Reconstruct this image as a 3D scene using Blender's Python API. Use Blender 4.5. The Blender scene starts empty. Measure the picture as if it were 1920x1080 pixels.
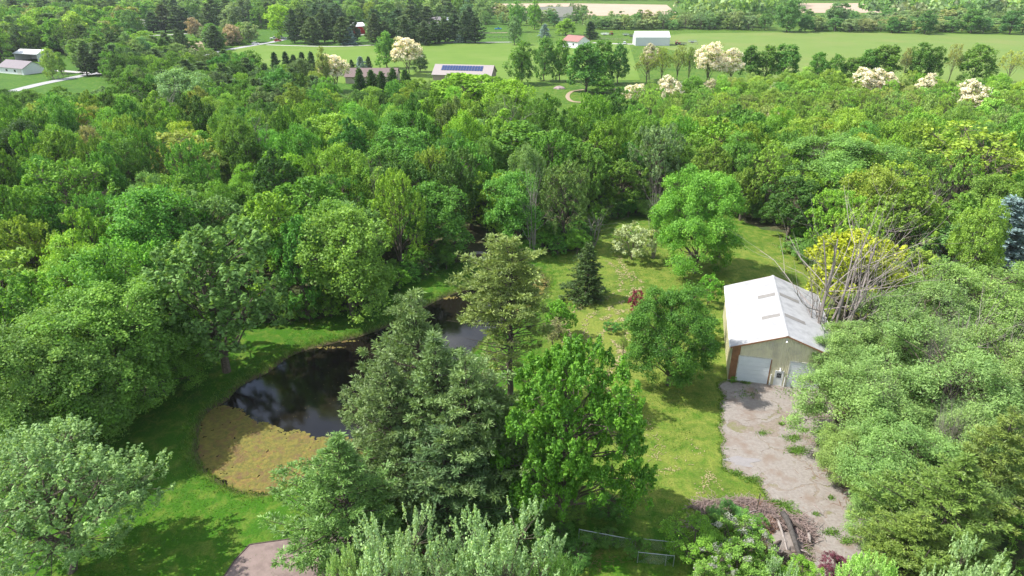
import bpy, math, random
import numpy as np
from mathutils import Vector, Matrix
R_ = math.radians
scn = bpy.context.scene
COL = scn.collection
# ------------------------------------------------------------------ camera
F_PX, CAM_H = 1280.0, 47.5
PITCH = math.atan(610 / F_PX)
cd = bpy.data.cameras.new('camera'); cam = bpy.data.objects.new('camera', cd); COL.objects.link(cam)
cd.sensor_width = 36; cd.lens = 36 * F_PX / 1920; cd.clip_end = 20000; cd.clip_start = .5
cam.location = (0, 0, CAM_H); cam.rotation_euler = (math.pi / 2 - PITCH, 0, 0)
scn.camera = cam
# ------------------------------------------------------------------ light
SUN_EL, SUN_AZ = 53, 276           # azimuth of the sun clockwise from +Y (sun stands left and a little behind the scene)
w = bpy.data.worlds.new('World'); scn.world = w; w.use_nodes = True
nt = w.node_tree; bg = nt.nodes['Background']
sky = nt.nodes.new('ShaderNodeTexSky'); sky.sky_type = 'NISHITA'; sky.sun_disc = False
sky.sun_elevation = R_(SUN_EL); sky.sun_rotation = R_(SUN_AZ)
sky.air_density = 1.0; sky.dust_density = 1.5
# broken white cloud over the whole sky
tc = nt.nodes.new('ShaderNodeTexCoord'); cn = nt.nodes.new('ShaderNodeTexNoise'); cn.inputs['Scale'].default_value = 3.2; cn.inputs['Detail'].default_value = 6
cr = nt.nodes.new('ShaderNodeValToRGB'); cr.color_ramp.elements[0].position = .46; cr.color_ramp.elements[1].position = .62
mx = nt.nodes.new('ShaderNodeMix'); mx.data_type = 'RGBA'; mx.inputs[7].default_value = (9.0, 9.3, 9.8, 1)
nt.links.new(tc.outputs['Generated'], cn.inputs['Vector']); nt.links.new(cn.outputs['Fac'], cr.inputs['Fac'])
nt.links.new(cr.outputs['Color'], mx.inputs[0]); nt.links.new(sky.outputs[0], mx.inputs[6]); nt.links.new(mx.outputs[2], bg.inputs[0])
bg.inputs[1].default_value = .14
sd = bpy.data.lights.new('sun', 'SUN'); sd.energy = 5.0; sd.angle = R_(.55); sd.color = (1, .955, .88)
sun = bpy.data.objects.new('sun', sd); COL.objects.link(sun)
az = R_(SUN_AZ); el = R_(SUN_EL)
sdir = Vector((math.sin(az) * math.cos(el), math.cos(az) * math.cos(el), math.sin(el)))
sun.rotation_euler = sdir.to_track_quat('Z', 'Y').to_euler(); sun.location = sdir * 200
scn.view_settings.view_transform = 'Standard'; scn.view_settings.look = 'None'
scn.view_settings.exposure = .62; scn.view_settings.gamma = 1; scn.view_settings.use_curve_mapping = False
scn.cycles.max_bounces = 6; scn.cycles.diffuse_bounces = 3; scn.cycles.transmission_bounces = 4; scn.cycles.transparent_max_bounces = 4
scn.cycles.volume_bounces = 0

# ------------------------------------------------------------------ helpers
def at(px, py, z=0.0):
    X = (px - 960) / F_PX; U = (540 - py) / F_PX
    yy = math.cos(PITCH) + U * math.sin(PITCH); zz = -math.sin(PITCH) + U * math.cos(PITCH)
    t = (z - CAM_H) / zz
    return np.array((X * t, yy * t))
def at_y(px, py, Y):                     # point of the ray at distance Y -> x, z, depth
    X = (px - 960) / F_PX; U = (540 - py) / F_PX
    yy = math.cos(PITCH) + U * math.sin(PITCH); zz = -math.sin(PITCH) + U * math.cos(PITCH)
    t = Y / yy
    return X * t, CAM_H + zz * t, t
def P(px, py, z=0.0):
    a = at(px, py, z); return Vector((a[0], a[1], z))
def node(nt, t, **kw):
    n = nt.nodes.new(t)
    for k, v in kw.items():
        if k in n.inputs: n.inputs[k].default_value = v
        else: setattr(n, k, v)
    return n
def mat(name, color, rough=.8, noise=None, c2=None, bump=0, metal=0, spec=.3, c3=None, scale2=None, thr=(.35, .65)):
    """principled with up to two layers of object-space noise"""
    m = bpy.data.materials.new(name); m.use_nodes = True; nt = m.node_tree
    b = nt.nodes['Principled BSDF']; b.inputs['Roughness'].default_value = rough; b.inputs['Metallic'].default_value = metal
    b.inputs['Specular IOR Level'].default_value = spec
    b.inputs['Base Color'].default_value = (*color, 1)
    if noise:
        g = node(nt, 'ShaderNodeNewGeometry')
        n = node(nt, 'ShaderNodeTexNoise', Scale=noise, Detail=6, Roughness=.65)
        nt.links.new(g.outputs['Position'], n.inputs['Vector'])
        r = node(nt, 'ShaderNodeValToRGB'); r.color_ramp.elements[0].position = thr[0]; r.color_ramp.elements[1].position = thr[1]
        r.color_ramp.elements[0].color = (*color, 1); r.color_ramp.elements[1].color = (*(c2 or [c * .7 for c in color]), 1)
        nt.links.new(n.outputs['Fac'], r.inputs['Fac']); out = r.outputs['Color']
        if c3:
            n2 = node(nt, 'ShaderNodeTexNoise', Scale=scale2 or noise * .2, Detail=5, Roughness=.6)
            nt.links.new(g.outputs['Position'], n2.inputs['Vector'])
            r2 = node(nt, 'ShaderNodeValToRGB'); r2.color_ramp.elements[0].position = .5; r2.color_ramp.elements[1].position = .66
            nt.links.new(n2.outputs['Fac'], r2.inputs['Fac'])
            mm = node(nt, 'ShaderNodeMix', data_type='RGBA'); mm.inputs[7].default_value = (*c3, 1)
            nt.links.new(r2.outputs['Color'], mm.inputs[0]); nt.links.new(out, mm.inputs[6]); out = mm.outputs[2]
        nt.links.new(out, b.inputs['Base Color'])
        if bump:
            bp = node(nt, 'ShaderNodeBump', Strength=bump, Distance=.1)
            nt.links.new(n.outputs['Fac'], bp.inputs['Height']); nt.links.new(bp.outputs[0], b.inputs['Normal'])
    return m
def mesh_np(name, V, Q, mats=(), tint=None, tri=None):
    me = bpy.data.meshes.new(name); V = np.asarray(V, np.float32); Q = np.asarray(Q, np.int32)
    k = Q.shape[1]; n = len(Q)
    me.vertices.add(len(V)); me.vertices.foreach_set('co', V.ravel())
    me.loops.add(n * k); me.loops.foreach_set('vertex_index', Q.ravel())
    me.polygons.add(n); me.polygons.foreach_set('loop_start', np.arange(0, n * k, k, dtype=np.int32))
    for m in mats: me.materials.append(m)
    me.update(calc_edges=True)
    if tint is not None:
        a = me.attributes.new('tint', 'FLOAT', 'FACE'); a.data.foreach_set('value', np.asarray(tint, np.float32))
    return me
def link(name, me, parent=None, loc=None):
    o = bpy.data.objects.new(name, me); COL.objects.link(o)
    if parent: o.parent = parent
    if loc is not None: o.location = loc
    return o
def tag(o, label=None, cat=None, group=None, kind=None):
    if label: o['label'] = label
    if cat: o['category'] = cat
    if group: o['group'] = group
    if kind: o['kind'] = kind
    return o
def thing(name, label, cat, loc=(0, 0, 0), rz=0, group=None, scale=None):
    o = bpy.data.objects.new(name, None); COL.objects.link(o); o.location = loc; o.rotation_euler = (0, 0, rz)
    o.empty_display_size = .3
    if scale: o.scale = scale
    return tag(o, label, cat, group)
class MB:                                   # small mesh builder
    def __init__(s): s.v = []; s.f = []
    def box(s, a, b, rz=0, c=None):
        x0, y0, z0 = a; x1, y1, z1 = b; n = len(s.v)
        pts = [(x0, y0, z0), (x1, y0, z0), (x1, y1, z0), (x0, y1, z0), (x0, y0, z1), (x1, y0, z1), (x1, y1, z1), (x0, y1, z1)]
        s.v += pts; s.f += [tuple(n + i for i in q) for q in ((3, 2, 1, 0), (4, 5, 6, 7), (0, 1, 5, 4), (1, 2, 6, 5), (2, 3, 7, 6), (3, 0, 4, 7))]
        return s
    def tube(s, pts, rad, seg=6, cap=True):
        n0 = len(s.v); pts = [Vector(p) for p in pts]
        for i, p in enumerate(pts):
            d = (pts[min(i + 1, len(pts) - 1)] - pts[max(i - 1, 0)]).normalized()
            u = d.orthogonal().normalized() if i == 0 else (u - d * u.dot(d)).normalized()
            v = d.cross(u); r = rad[i] if hasattr(rad, '__len__') else rad
            for k in range(seg):
                a = 2 * math.pi * k / seg; s.v.append(tuple(p + u * (r * math.cos(a)) + v * (r * math.sin(a))))
        for i in range(len(pts) - 1):
            for k in range(seg):
                a = n0 + i * seg + k; b = n0 + i * seg + (k + 1) % seg
                s.f.append((a, b, b + seg, a + seg))
        if cap:
            s.f.append(tuple(n0 + k for k in range(seg))[::-1]); s.f.append(tuple(n0 + (len(pts) - 1) * seg + k for k in range(seg)))
        return s
    def prism(s, poly, z0, z1):
        n = len(s.v); k = len(poly)
        s.v += [(x, y, z0) for x, y in poly] + [(x, y, z1) for x, y in poly]
        s.f += [tuple(range(n + k - 1, n - 1, -1)), tuple(range(n + k, n + 2 * k))] + [(n + i, n + (i + 1) % k, n + k + (i + 1) % k, n + k + i) for i in range(k)]
        return s
    def face(s, pts):
        n = len(s.v); s.v += [tuple(p) for p in pts]; s.f.append(tuple(range(n, n + len(pts)))); return s
    def slab(s, quad, th):                  # thick plate from a quad, thickness down its normal
        q = [Vector(p) for p in quad]; nn = (q[1] - q[0]).cross(q[2] - q[0]).normalized() * th
        n = len(s.v); s.v += [tuple(p) for p in q] + [tuple(p - nn) for p in q]
        s.f += [(n, n + 1, n + 2, n + 3), (n + 7, n + 6, n + 5, n + 4)] + [(n + i, n + 4 + i, n + 4 + (i + 1) % 4, n + (i + 1) % 4) for i in range(4)]
        return s
    def mesh(s, name, m):
        me = bpy.data.meshes.new(name); me.from_pydata(s.v, [], s.f)
        if m: me.materials.append(m)
        return me
    def build(s, name, m, parent=None, smooth=False):
        me = s.mesh(name, m)
        if smooth: me.polygons.foreach_set('use_smooth', [True] * len(me.polygons))
        return link(name, me, parent)
def inside(poly, x, y):
    poly = np.asarray(poly); x = np.asarray(x, float); y = np.asarray(y, float); r = np.zeros(x.shape, bool)
    j = len(poly) - 1
    for i in range(len(poly)):
        xi, yi = poly[i]; xj, yj = poly[j]
        c = ((yi > y) != (yj > y)) & (x < (xj - xi) * (y - yi) / (yj - yi + 1e-12) + xi)
        r ^= c; j = i
    return r
def dist_poly(poly, x, y):
    poly = np.asarray(poly); d = np.full(np.shape(x), 1e9)
    for i in range(len(poly)):
        a = poly[i]; b = poly[(i + 1) % len(poly)]; ab = b - a
        t = np.clip(((x - a[0]) * ab[0] + (y - a[1]) * ab[1]) / (ab @ ab + 1e-9), 0, 1)
        d = np.minimum(d, np.hypot(x - a[0] - t * ab[0], y - a[1] - t * ab[1]))
    return d
def smooth_poly(pts, n=4, closed=True):     # Catmull-Rom
    pts = [np.asarray(p, float) for p in pts]; out = []; m = len(pts)
    for i in range(m if closed else m - 1):
        g = (lambda k: pts[k % m]) if closed else (lambda k: pts[min(max(k, 0), m - 1)])
        p0, p1, p2, p3 = g(i - 1), g(i), g(i + 1), g(i + 2)
        for k in range(n):
            t = k / n
            out.append(.5 * ((2 * p1) + (-p0 + p2) * t + (2 * p0 - 5 * p1 + 4 * p2 - p3) * t * t + (-p0 + 3 * p1 - 3 * p2 + p3) * t ** 3))
    if not closed: out.append(pts[-1])
    return np.array(out)
_rs = np.random.RandomState(5)
_ph = _rs.rand(14) * 6.28; _dr = _rs.rand(14) * 6.28
def wob(x, y, f=1.0, oct=5):                # cheap smooth noise
    r = 0; a = 1.0
    for k in range(oct):
        c, s_ = math.cos(_dr[k]), math.sin(_dr[k])
        r = r + a * np.sin(f * (x * c + y * s_) + _ph[k] + 1.3 * np.sin(f * .7 * (y * c - x * s_) + _ph[k + 5])); f *= 1.9; a *= .55
    return r / 2

# ------------------------------------------------------------------ materials
M = {}
def leafmat(name, transl=.36, sheen=.02, rough=.55, tintamp=.45, gain=2.2):
    m = bpy.data.materials.new(name); m.use_nodes = True; nt = m.node_tree; nt.nodes.clear()
    oi = node(nt, 'ShaderNodeObjectInfo'); at_ = node(nt, 'ShaderNodeAttribute'); at_.attribute_name = 'tint'
    mr = node(nt, 'ShaderNodeMapRange'); mr.inputs[3].default_value = gain * (1 - tintamp); mr.inputs[4].default_value = gain * (1 + tintamp)
    nt.links.new(at_.outputs['Fac'], mr.inputs[0])
    hs = node(nt, 'ShaderNodeHueSaturation')
    h = node(nt, 'ShaderNodeMapRange'); h.inputs[3].default_value = .510; h.inputs[4].default_value = .484
    nt.links.new(at_.outputs['Fac'], h.inputs[0])
    nt.links.new(h.outputs[0], hs.inputs['Hue']); nt.links.new(mr.outputs[0], hs.inputs['Value']); nt.links.new(oi.outputs['Color'], hs.inputs['Color'])
    d = node(nt, 'ShaderNodeBsdfDiffuse'); t = node(nt, 'ShaderNodeBsdfTranslucent'); g = node(nt, 'ShaderNodeBsdfGlossy', Roughness=rough)
    tm = node(nt, 'ShaderNodeMix', data_type='RGBA', blend_type='MULTIPLY'); tm.inputs[0].default_value = 1; tm.inputs[7].default_value = (1.35, 1.25, .55, 1)
    nt.links.new(hs.outputs[0], tm.inputs[6]); nt.links.new(tm.outputs[2], t.inputs[0])
    nt.links.new(hs.outputs[0], d.inputs[0])
    a = node(nt, 'ShaderNodeMixShader'); a.inputs[0].default_value = transl; b = node(nt, 'ShaderNodeMixShader'); b.inputs[0].default_value = sheen
    nt.links.new(d.outputs[0], a.inputs[1]); nt.links.new(t.outputs[0], a.inputs[2]); nt.links.new(a.outputs[0], b.inputs[1]); nt.links.new(g.outputs[0], b.inputs[2])
    o = node(nt, 'ShaderNodeOutputMaterial'); nt.links.new(b.outputs[0], o.inputs[0])
    return m
M['leaf'] = leafmat('leaf')
M['needle'] = leafmat('needle', .25, .03, .5, .45, 1.8)
M['blossom'] = leafmat('blossom', .3, .02, .6, .2, 1.0)
M['bark'] = mat('bark', (.17, .14, .11), .95, 6, (.08, .065, .05), .4)
M['deadwood'] = mat('dead_wood', (.34, .30, .28), .9, 5, (.2, .17, .15), .3)
M['pinebark'] = mat('pine_bark', (.11, .085, .07), .95, 6, (.05, .04, .035), .4)
M['white'] = mat('white_paint', (.78, .79, .8), .5, 2, (.7, .71, .72))
M['trim'] = mat('trim_paint', (.7, .7, .66), .6, 3, (.5, .48, .42))
M['glass'] = mat('window_glass', (.03, .035, .04), .1, spec=.6)
M['grey_roof'] = mat('grey_shingle', (.26, .23, .25), .9, 5, (.19, .17, .18), .2)
M['brown_roof'] = mat('brown_shingle', (.2, .15, .14), .9, 5, (.15, .115, .11), .2)
M['tan_roof'] = mat('tan_shingle', (.36, .32, .31), .9, 5, (.29, .255, .25), .2)
M['red_roof'] = mat('red_roof', (.33, .17, .15), .85, 4, (.26, .13, .12), .2)
M['metal'] = mat('galvanised', (.5, .52, .54), .35, 4, (.38, .4, .42), metal=.6)
M['rubber'] = mat('rubber', (.02, .02, .02), .8)
M['red'] = mat('red_paint', (.5, .03, .03), .4)
M['blue'] = mat('blue_paint', (.04, .27, .6), .4)
M['dark'] = mat('dark_paint', (.05, .055, .065), .35)
M['silver'] = mat('silver_paint', (.55, .57, .6), .3)
M['hay'] = mat('dry_clippings', (.35, .295, .16), .95, 3, (.26, .235, .11))
M['gravel'] = mat('gravel', (.42, .4, .39), .95, 2, (.34, .32, .31), .3)
M['dirt'] = mat('bare_earth', (.36, .28, .2), .95, 3, (.27, .2, .14), .4)

# ------------------------------------------------------------------ plant library
def unit(a): return a / (np.linalg.norm(a, axis=-1, keepdims=True) + 1e-9)
def leaves(name, C, N, S, rng, material, aspect=.62, tint=None, along=None):
    n = len(C); N = unit(N)
    r = rng.normal(size=(n, 3)) if along is None else along + rng.normal(size=(n, 3)) * .25
    U = unit(r - (r * N).sum(1)[:, None] * N); W = np.cross(N, U)
    S = S[:, None]
    V = np.stack([C - U * S * .5, C + W * S * aspect * .5, C + U * S * .5, C - W * S * aspect * .5], 1).reshape(-1, 3)
    Q = np.arange(4 * n).reshape(-1, 4)
    if tint is None: tint = rng.rand(n)
    return mesh_np(name, V, Q, [material], np.clip(tint, 0, 1))
def limb(mb, p0, p1, r0, r1, rng, sag=0., seg=5, k=4, wig=.06):
    p0 = np.array(p0, float); p1 = np.array(p1, float); L = np.linalg.norm(p1 - p0); pts = []
    for i in range(k + 1):
        t = i / k; q = p0 + (p1 - p0) * t + np.array([0, 0, 1]) * sag * L * math.sin(math.pi * t)
        if 0 < i < k: q = q + rng.normal(size=3) * L * wig * .5
        pts.append(q)
    mb.tube(pts, [r0 + (r1 - r0) * i / k for i in range(k + 1)], seg, cap=False)
    return pts
LIB = {}
def lib_broad(key, seed, H=16, R=7, hb=3.2, nl=30, lobe=.36, ppl=13, pad=.8, lpp=70, leaf=.34, flat=.55, upb=.45, spread=.62, airy=0, stems=1,
              bark='bark', blossom=0, vert=1.0, aspect=.62, needle=False, drop=0, spire=0, twigs=True, low=0):
    rng = np.random.RandomState(seed)
    cz = hb + (H - hb) * .46; top = H - cz; bot = cz - hb
    az_ph = rng.rand(3) * 6.28
    mb = MB()
    stem_pts = []
    for s_ in range(stems):
        off = rng.normal(size=2) * (.25 if stems > 1 else 0); lean = np.clip(rng.normal(size=2), -1.2, 1.2) * (.2 * R if stems > 1 else .06 * R)
        b = np.array([off[0], off[1], -.2]); t = np.array([off[0] + lean[0], off[1] + lean[1], H * (.8 if stems == 1 else .7)])
        pts = limb(mb, b, t, .02 * H / math.sqrt(stems), .05, rng, 0, 7, 7, .03); stem_pts.append(pts)
    lob = []
    for i in range(nl):
        u = 1 - (i + .5) / nl * 1.62 if not airy else 1 - (i + .5) / nl * 1.5
        u = np.clip(u + rng.normal() * .07, -.75, .99)
        a = i * 2.39996 + rng.normal() * .3
        k = 1 + .16 * math.sin(2 * a + az_ph[0]) + .12 * math.sin(3 * a + az_ph[1]) + rng.normal() * .08
        s_ = math.sqrt(1 - u * u)
        rr = spread * k * rng.uniform(.82, 1.1)
        if i % 4 == 3: rr *= .55
        d = np.array([s_ * math.cos(a), s_ * math.sin(a), u])
        c = np.array([d[0] * R * rr, d[1] * R * rr, cz + (u * (top if u > 0 else bot * (1 + low))) * min(rr + .12, .86)])
        c[2] = max(c[2], hb + R * lobe * .55)
        lob.append((c, d, R * lobe * rng.uniform(.75, 1.2)))
    C = []; N = []; T = []; PC = []
    for c, d, lr in lob:
        sp = stem_pts[rng.randint(stems)]
        j = int(np.clip((c[2] - abs(d[0]) * 2 - H * .1) / (H * .8) * 7, 1, 6)); base = np.array(sp[j])
        if base[2] > c[2] - .3: base = np.array(sp[max(1, j - 1)])
        limb(mb, base, c, .0075 * H * (1 - j / 12), .035, rng, .06 + (.08 if drop else 0), 4, 4, .07)
        for p in range(ppl):
            q = unit(rng.normal(size=3) + d * 1.0 + np.array([0, 0, upb * 1.2]))
            pc = c + q * lr * rng.uniform(.65, 1.05) * np.array([1, 1, .85 * vert])
            if drop: pc[2] -= abs(rng.normal()) * drop
            if pc[2] > H: pc[2] = H - rng.rand() * .4
            if twigs: limb(mb, c, pc, .028, .012, rng, .02, 3, 1)
            pr = pad * rng.uniform(.6, 1.35)
            n = int(lpp * rng.uniform(.7, 1.3))
            e = unit(rng.normal(size=(n, 3))) * (rng.rand(n, 1) ** .45)
            if spire:
                ax = unit(q * .5 + np.array([0, 0, 1.0]) + rng.normal(size=3) * .15)
                l = rng.rand(n, 1)
                pts = pc + ax * (l - .2) * spire + e * pr * (1.05 - .9 * l) * .68
                nn = unit(e + ax * .3 + rng.normal(size=(n, 3)) * .5)
            else:
                pts = pc + e * pr * np.array([1, 1, flat])
                pts[:, 2] -= (np.hypot(e[:, 0], e[:, 1]) ** 2) * pr * (.25 + .5 * drop)
                nn = unit(q * .45 + np.array([0, 0, .45]) + rng.normal(size=(n, 3)) * .55)
            C.append(pts); N.append(nn); T.append(np.clip(.5 + rng.normal() * .16 + rng.normal(size=n) * .17, 0, 1)); PC.append(np.full(n, rng.rand()))
    C = np.vstack(C); N = np.vstack(N); T = np.hstack(T); PC = np.hstack(PC)
    S = leaf * rng.uniform(.65, 1.35, len(C))
    al = np.tile([0, 0, -1.0], (len(C), 1)) if drop > .3 else None
    trunk = mb.mesh('trunk', M[bark])
    tr = {'trunk': trunk, 'R': float(np.percentile(np.hypot(C[:, 0], C[:, 1]), 97)), 'H': float(np.percentile(C[:, 2], 99.7))}
    if blossom:
        hi = (C[:, 2] > cz - bot * .5) & (PC < blossom)
        tr['blossom'] = leaves('blossom', C[hi], N[hi], S[hi] * .9, rng, M['blossom'], .8, T[hi])
        C, N, S, T = C[~hi], N[~hi], S[~hi], T[~hi]
    tr['crown'] = leaves('crown', C, N, S, rng, M['needle' if needle else 'leaf'], aspect, T, al)
    LIB[key] = tr
def lib_conifer(key, seed, H=20, R=5, hb=2, dz=.75, nb=6, tufts=12, npt=12, ln=.42, wd=.16, prof='pine', rise=.25, sparse=0, ball=.38, bare=0, dens_pow=1.):
    rng = np.random.RandomState(seed); mb = MB()
    limb(mb, (0, 0, -.2), (rng.normal() * .15, rng.normal() * .15, H * .985), .015 * H, .03, rng, 0, 7, 8, .006)
    C = []; A = []; T = []
    z = hb
    side = rng.rand() * 6.28
    while z < H - .25:
        t = (z - hb) / (H - hb)
        if prof == 'pine': L = R * (min(1, .6 + t * 1.4)) * (1 - t ** 1.35) ** .85 * rng.uniform(.78, 1.15)
        elif prof == 'open': L = R * (.4 + .6 * min(1, max(0, (t - .1) * 2.6))) * (1 - t) ** .62 * 1.35
        elif prof == 'spruce': L = R * (1 - t) ** .85 * min(1, .75 + t * 3)
        else: L = R * (1 - t ** 1.8) ** .8        # column
        L = max(L, .25)
        n = nb if rng.rand() > sparse else max(2, nb // 2)
        a0 = rng.rand() * 6.28
        for b in range(n):
            a = a0 + b * 2 * math.pi / n + rng.normal() * .25
            l = L * rng.uniform(.62, 1.12) * (1 + .22 * math.sin(a - side))
            if prof == 'open': l *= rng.uniform(.65, 1.15)
            zz = z + rng.normal() * dz * .25
            rs = rise + (t * .35 if prof in ('pine', 'open') else t * .5)
            dirv = np.array([math.cos(a), math.sin(a), 0])
            def bp(f): return np.array([0, 0, zz]) + dirv * l * f + np.array([0, 0, l * (rs * f + (.12 * f * f if prof != 'spruce' else .22 * f * f - .0))])
            mb.tube([bp(0), bp(.5), bp(1)], [.02 + .012 * l, .02 + .005 * l, .012], 4, cap=False)
            if bare and t < bare and rng.rand() < .75: 
                for q in range(3):
                    f = rng.uniform(.4, .95); mb.tube([bp(f), bp(f) + rng.normal(size=3) * .35 * np.array([1, 1, .5])], [.02, .008], 3, cap=False)
                continue
            lat = np.array([-dirv[1], dirv[0], 0]); k = max(3, int(tufts * (l / R) ** 1.15 + 1))
            for j in range(k):
                f = rng.uniform(.28, 1.0) if l > 1 else rng.uniform(.1, 1)
                o = rng.uniform(-1, 1) * (1.05 - f) * l * .55
                p = bp(f) + lat * o + np.array([0, 0, abs(o) * (.12 if prof != 'spruce' else -.15) + rng.normal() * .08])
                br = ball * rng.uniform(.7, 1.3); m = int(npt * rng.uniform(.7, 1.3))
                ax = unit(dirv * .8 + lat * np.sign(o) * .5 + np.array([0, 0, .55 if prof != 'spruce' else -.05]))
                dd = unit(rng.normal(size=(m, 3)) + ax * 1.1)
                C.append(p + dd * br * rng.uniform(.3, 1, (m, 1)) * np.array([1, 1, .7])); A.append(dd)
                T.append(np.clip(.5 + rng.normal() * .2 + rng.normal(size=m) * .12, 0, 1))
        z += dz * rng.uniform(.75, 1.25) * (1 if t < .7 else .75)
    C = np.vstack(C); A = np.vstack(A); T = np.hstack(T); n = len(C)
    rn = rng.normal(size=(n, 3)) + np.array([0, 0, .8]); N = unit(rn - (rn * A).sum(1)[:, None] * A)
    LIB[key] = {'trunk': mb.mesh('trunk', M['pinebark']), 'crown': leaves('crown', C, N, ln * rng.uniform(.7, 1.3, n), rng, M['needle'], wd / ln, T, A * 4), 'H': H, 'R': float(np.percentile(np.hypot(C[:, 0], C[:, 1]), 96 if prof in ('pine', 'open') else 84))}
def lib_dead(key, seed, H=14, R=5, n=34):
    rng = np.random.RandomState(seed); mb = MB()
    def grow(p, d, L, r, depth):
        p = np.array(p, float); pts = [p]; d = unit(np.array(d)); cur = p
        for i in range(5):
            d = unit(d + rng.normal(size=3) * .085 + np.array([0, 0, .11])); cur = cur + d * L / 5; pts.append(cur)
        mb.tube(pts, [r * (1 - .13 * i) for i in range(6)], 5 if depth < 2 else 3, cap=False)
        if depth < 3:
            for i in range((5, 4, 3)[depth]):
                j = rng.randint(2, 6); q = unit(d + rng.normal(size=3) * .55)
                q[2] = abs(q[2]); grow(pts[j], q, L * rng.uniform(.4, .62), r * (1 - .13 * j) * .6, depth + 1)
    for i in range(n):
        a = i * 2.4; k = rng.uniform(.06, .48)
        grow((math.cos(a) * .3, math.sin(a) * .3, -.1), (math.cos(a) * k * R / H * 1.6, math.sin(a) * k * R / H * 1.6, 1), H * rng.uniform(.55, .88), .095, 1)
    LIB[key] = {'trunk': mb.mesh('trunk', M['deadwood']), 'H': H, 'R': R}

for i in range(3): lib_broad('broad0%d' % i, 10 + i, nl=42, ppl=15, lpp=72, leaf=.26, pad=.8, lobe=.31, H=16, R=7, hb=2.2, flat=.8, low=.2, spire=(.8, 0, .6)[i])
for i in range(6): lib_broad('broad1%d' % i, 20 + i, nl=(34, 40, 30)[i % 3], ppl=14, lpp=40, leaf=(.34, .38)[i % 2], pad=(.75, .95)[i % 2], lobe=(.27, .31, .36)[i % 3], H=16, R=(5.6, 7.2, 6.4)[i % 3], hb=(1.5, 2.2, 3)[i % 3], flat=(.85, 1.0)[i % 2], low=.2, upb=(.45, .8)[i % 2], spire=(.95, 0, .7)[i % 3])
for i in range(3): lib_broad('full0%d' % i, 120 + i, nl=48, ppl=15, lpp=100, leaf=.225, pad=.82, lobe=.30, H=16, R=7, hb=.3 + .3 * i, spread=.68, flat=.8, low=.4)
for i in range(2): lib_broad('maple0%d' % i, 160 + i, nl=66, ppl=16, lpp=84, leaf=.24, pad=.8, lobe=.27, H=16, R=7, hb=.5, spread=.7, flat=.8, low=.35, spire=.7, upb=.6)
for i in range(4): lib_broad('broad2%d' % i, 30 + i, nl=26, ppl=8, lpp=20, leaf=.75, pad=1.1, lobe=(.3, .36)[i % 2], H=16, R=(5, 6.5)[i // 2], hb=(.3, 1.2)[i % 2], twigs=False, spread=.66, low=.5)
for i in range(4): lib_broad('airy1%d' % i, 40 + i, nl=26, ppl=12, lpp=17, leaf=.34, pad=.8, lobe=.4, H=13, R=5.2, hb=3.6, airy=1, stems=2 + i % 2, flat=.7, spire=.5)
for i in range(2): lib_broad('blossom1%d' % i, 50 + i, nl=26, ppl=12, lpp=26, leaf=.42, pad=.8, lobe=.36, H=13, R=5, hb=3.2, airy=1, stems=2, blossom=.74, flat=.7)
for i in range(2): lib_broad('willow0%d' % i, 60 + i, nl=54, ppl=14, lpp=66, leaf=.25, pad=.85, lobe=.24, H=12, R=7, hb=.5, aspect=.36, stems=6, drop=.3, flat=.8, spread=.7)
for i in range(2): lib_broad('silver0%d' % i, 70 + i, nl=40, ppl=18, lpp=52, leaf=.22, pad=.75, lobe=.36, H=16, R=6.5, hb=1.5, spire=1.35, stems=2, upb=.6)
for i in range(3): lib_broad('full2%d' % i, 140 + i, nl=32, ppl=9, lpp=22, leaf=.62, pad=.95, lobe=.33, H=16, R=(4.6, 5.4, 6.2)[i], hb=.2, twigs=False, spread=.66, low=.55, flat=1.0)
lib_broad('shrub00', 80, nl=18, ppl=11, lpp=60, leaf=.16, pad=.42, lobe=.38, H=5, R=3.2, hb=.1, spread=.66)
lib_broad('shrub10', 81, nl=14, ppl=8, lpp=34, leaf=.3, pad=.5, lobe=.4, H=5, R=3.2, hb=.1, spread=.66)
lib_broad('blossomshrub00', 82, nl=18, ppl=11, lpp=70, leaf=.17, pad=.42, lobe=.38, H=5, R=3.2, hb=.1, spread=.66, blossom=.16, stems=3)
for i in range(3): lib_conifer('pine0%d' % i, 90 + i, H=22, R=6.5, hb=2.0, dz=1.15, nb=7, tufts=34, npt=19, ln=.38, wd=.1, ball=.5, sparse=.15)
lib_conifer('pineopen00', 94, H=21, R=5.6, hb=3.4, dz=.62, nb=6, tufts=26, npt=20, ln=.34, wd=.1, prof='open', bare=.42, sparse=.25, ball=.45)
for i in range(2): lib_conifer('pine2%d' % i, 95 + i, H=18, R=5, hb=1.2, dz=1.2, nb=6, tufts=11, npt=9, ln=.95, wd=.42, ball=.7)
lib_conifer('spruce00', 100, H=10, R=2.9, hb=.2, dz=.42, nb=9, tufts=11, npt=15, ln=.26, wd=.09, prof='spruce', rise=-.25, ball=.28)
lib_conifer('spruce20', 101, H=12, R=3.2, hb=.2, dz=.8, nb=8, tufts=7, npt=9, ln=.6, wd=.28, prof='spruce', rise=-.2, ball=.5)
lib_conifer('column20', 102, H=11, R=2.2, hb=.1, dz=.6, nb=8, tufts=8, npt=12, ln=.42, wd=.2, prof='col', rise=.5, ball=.42)
lib_dead('dead00', 110, H=14, R=7, n=44); lib_dead('dead10', 111, H=12, R=3.5, n=7)

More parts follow.
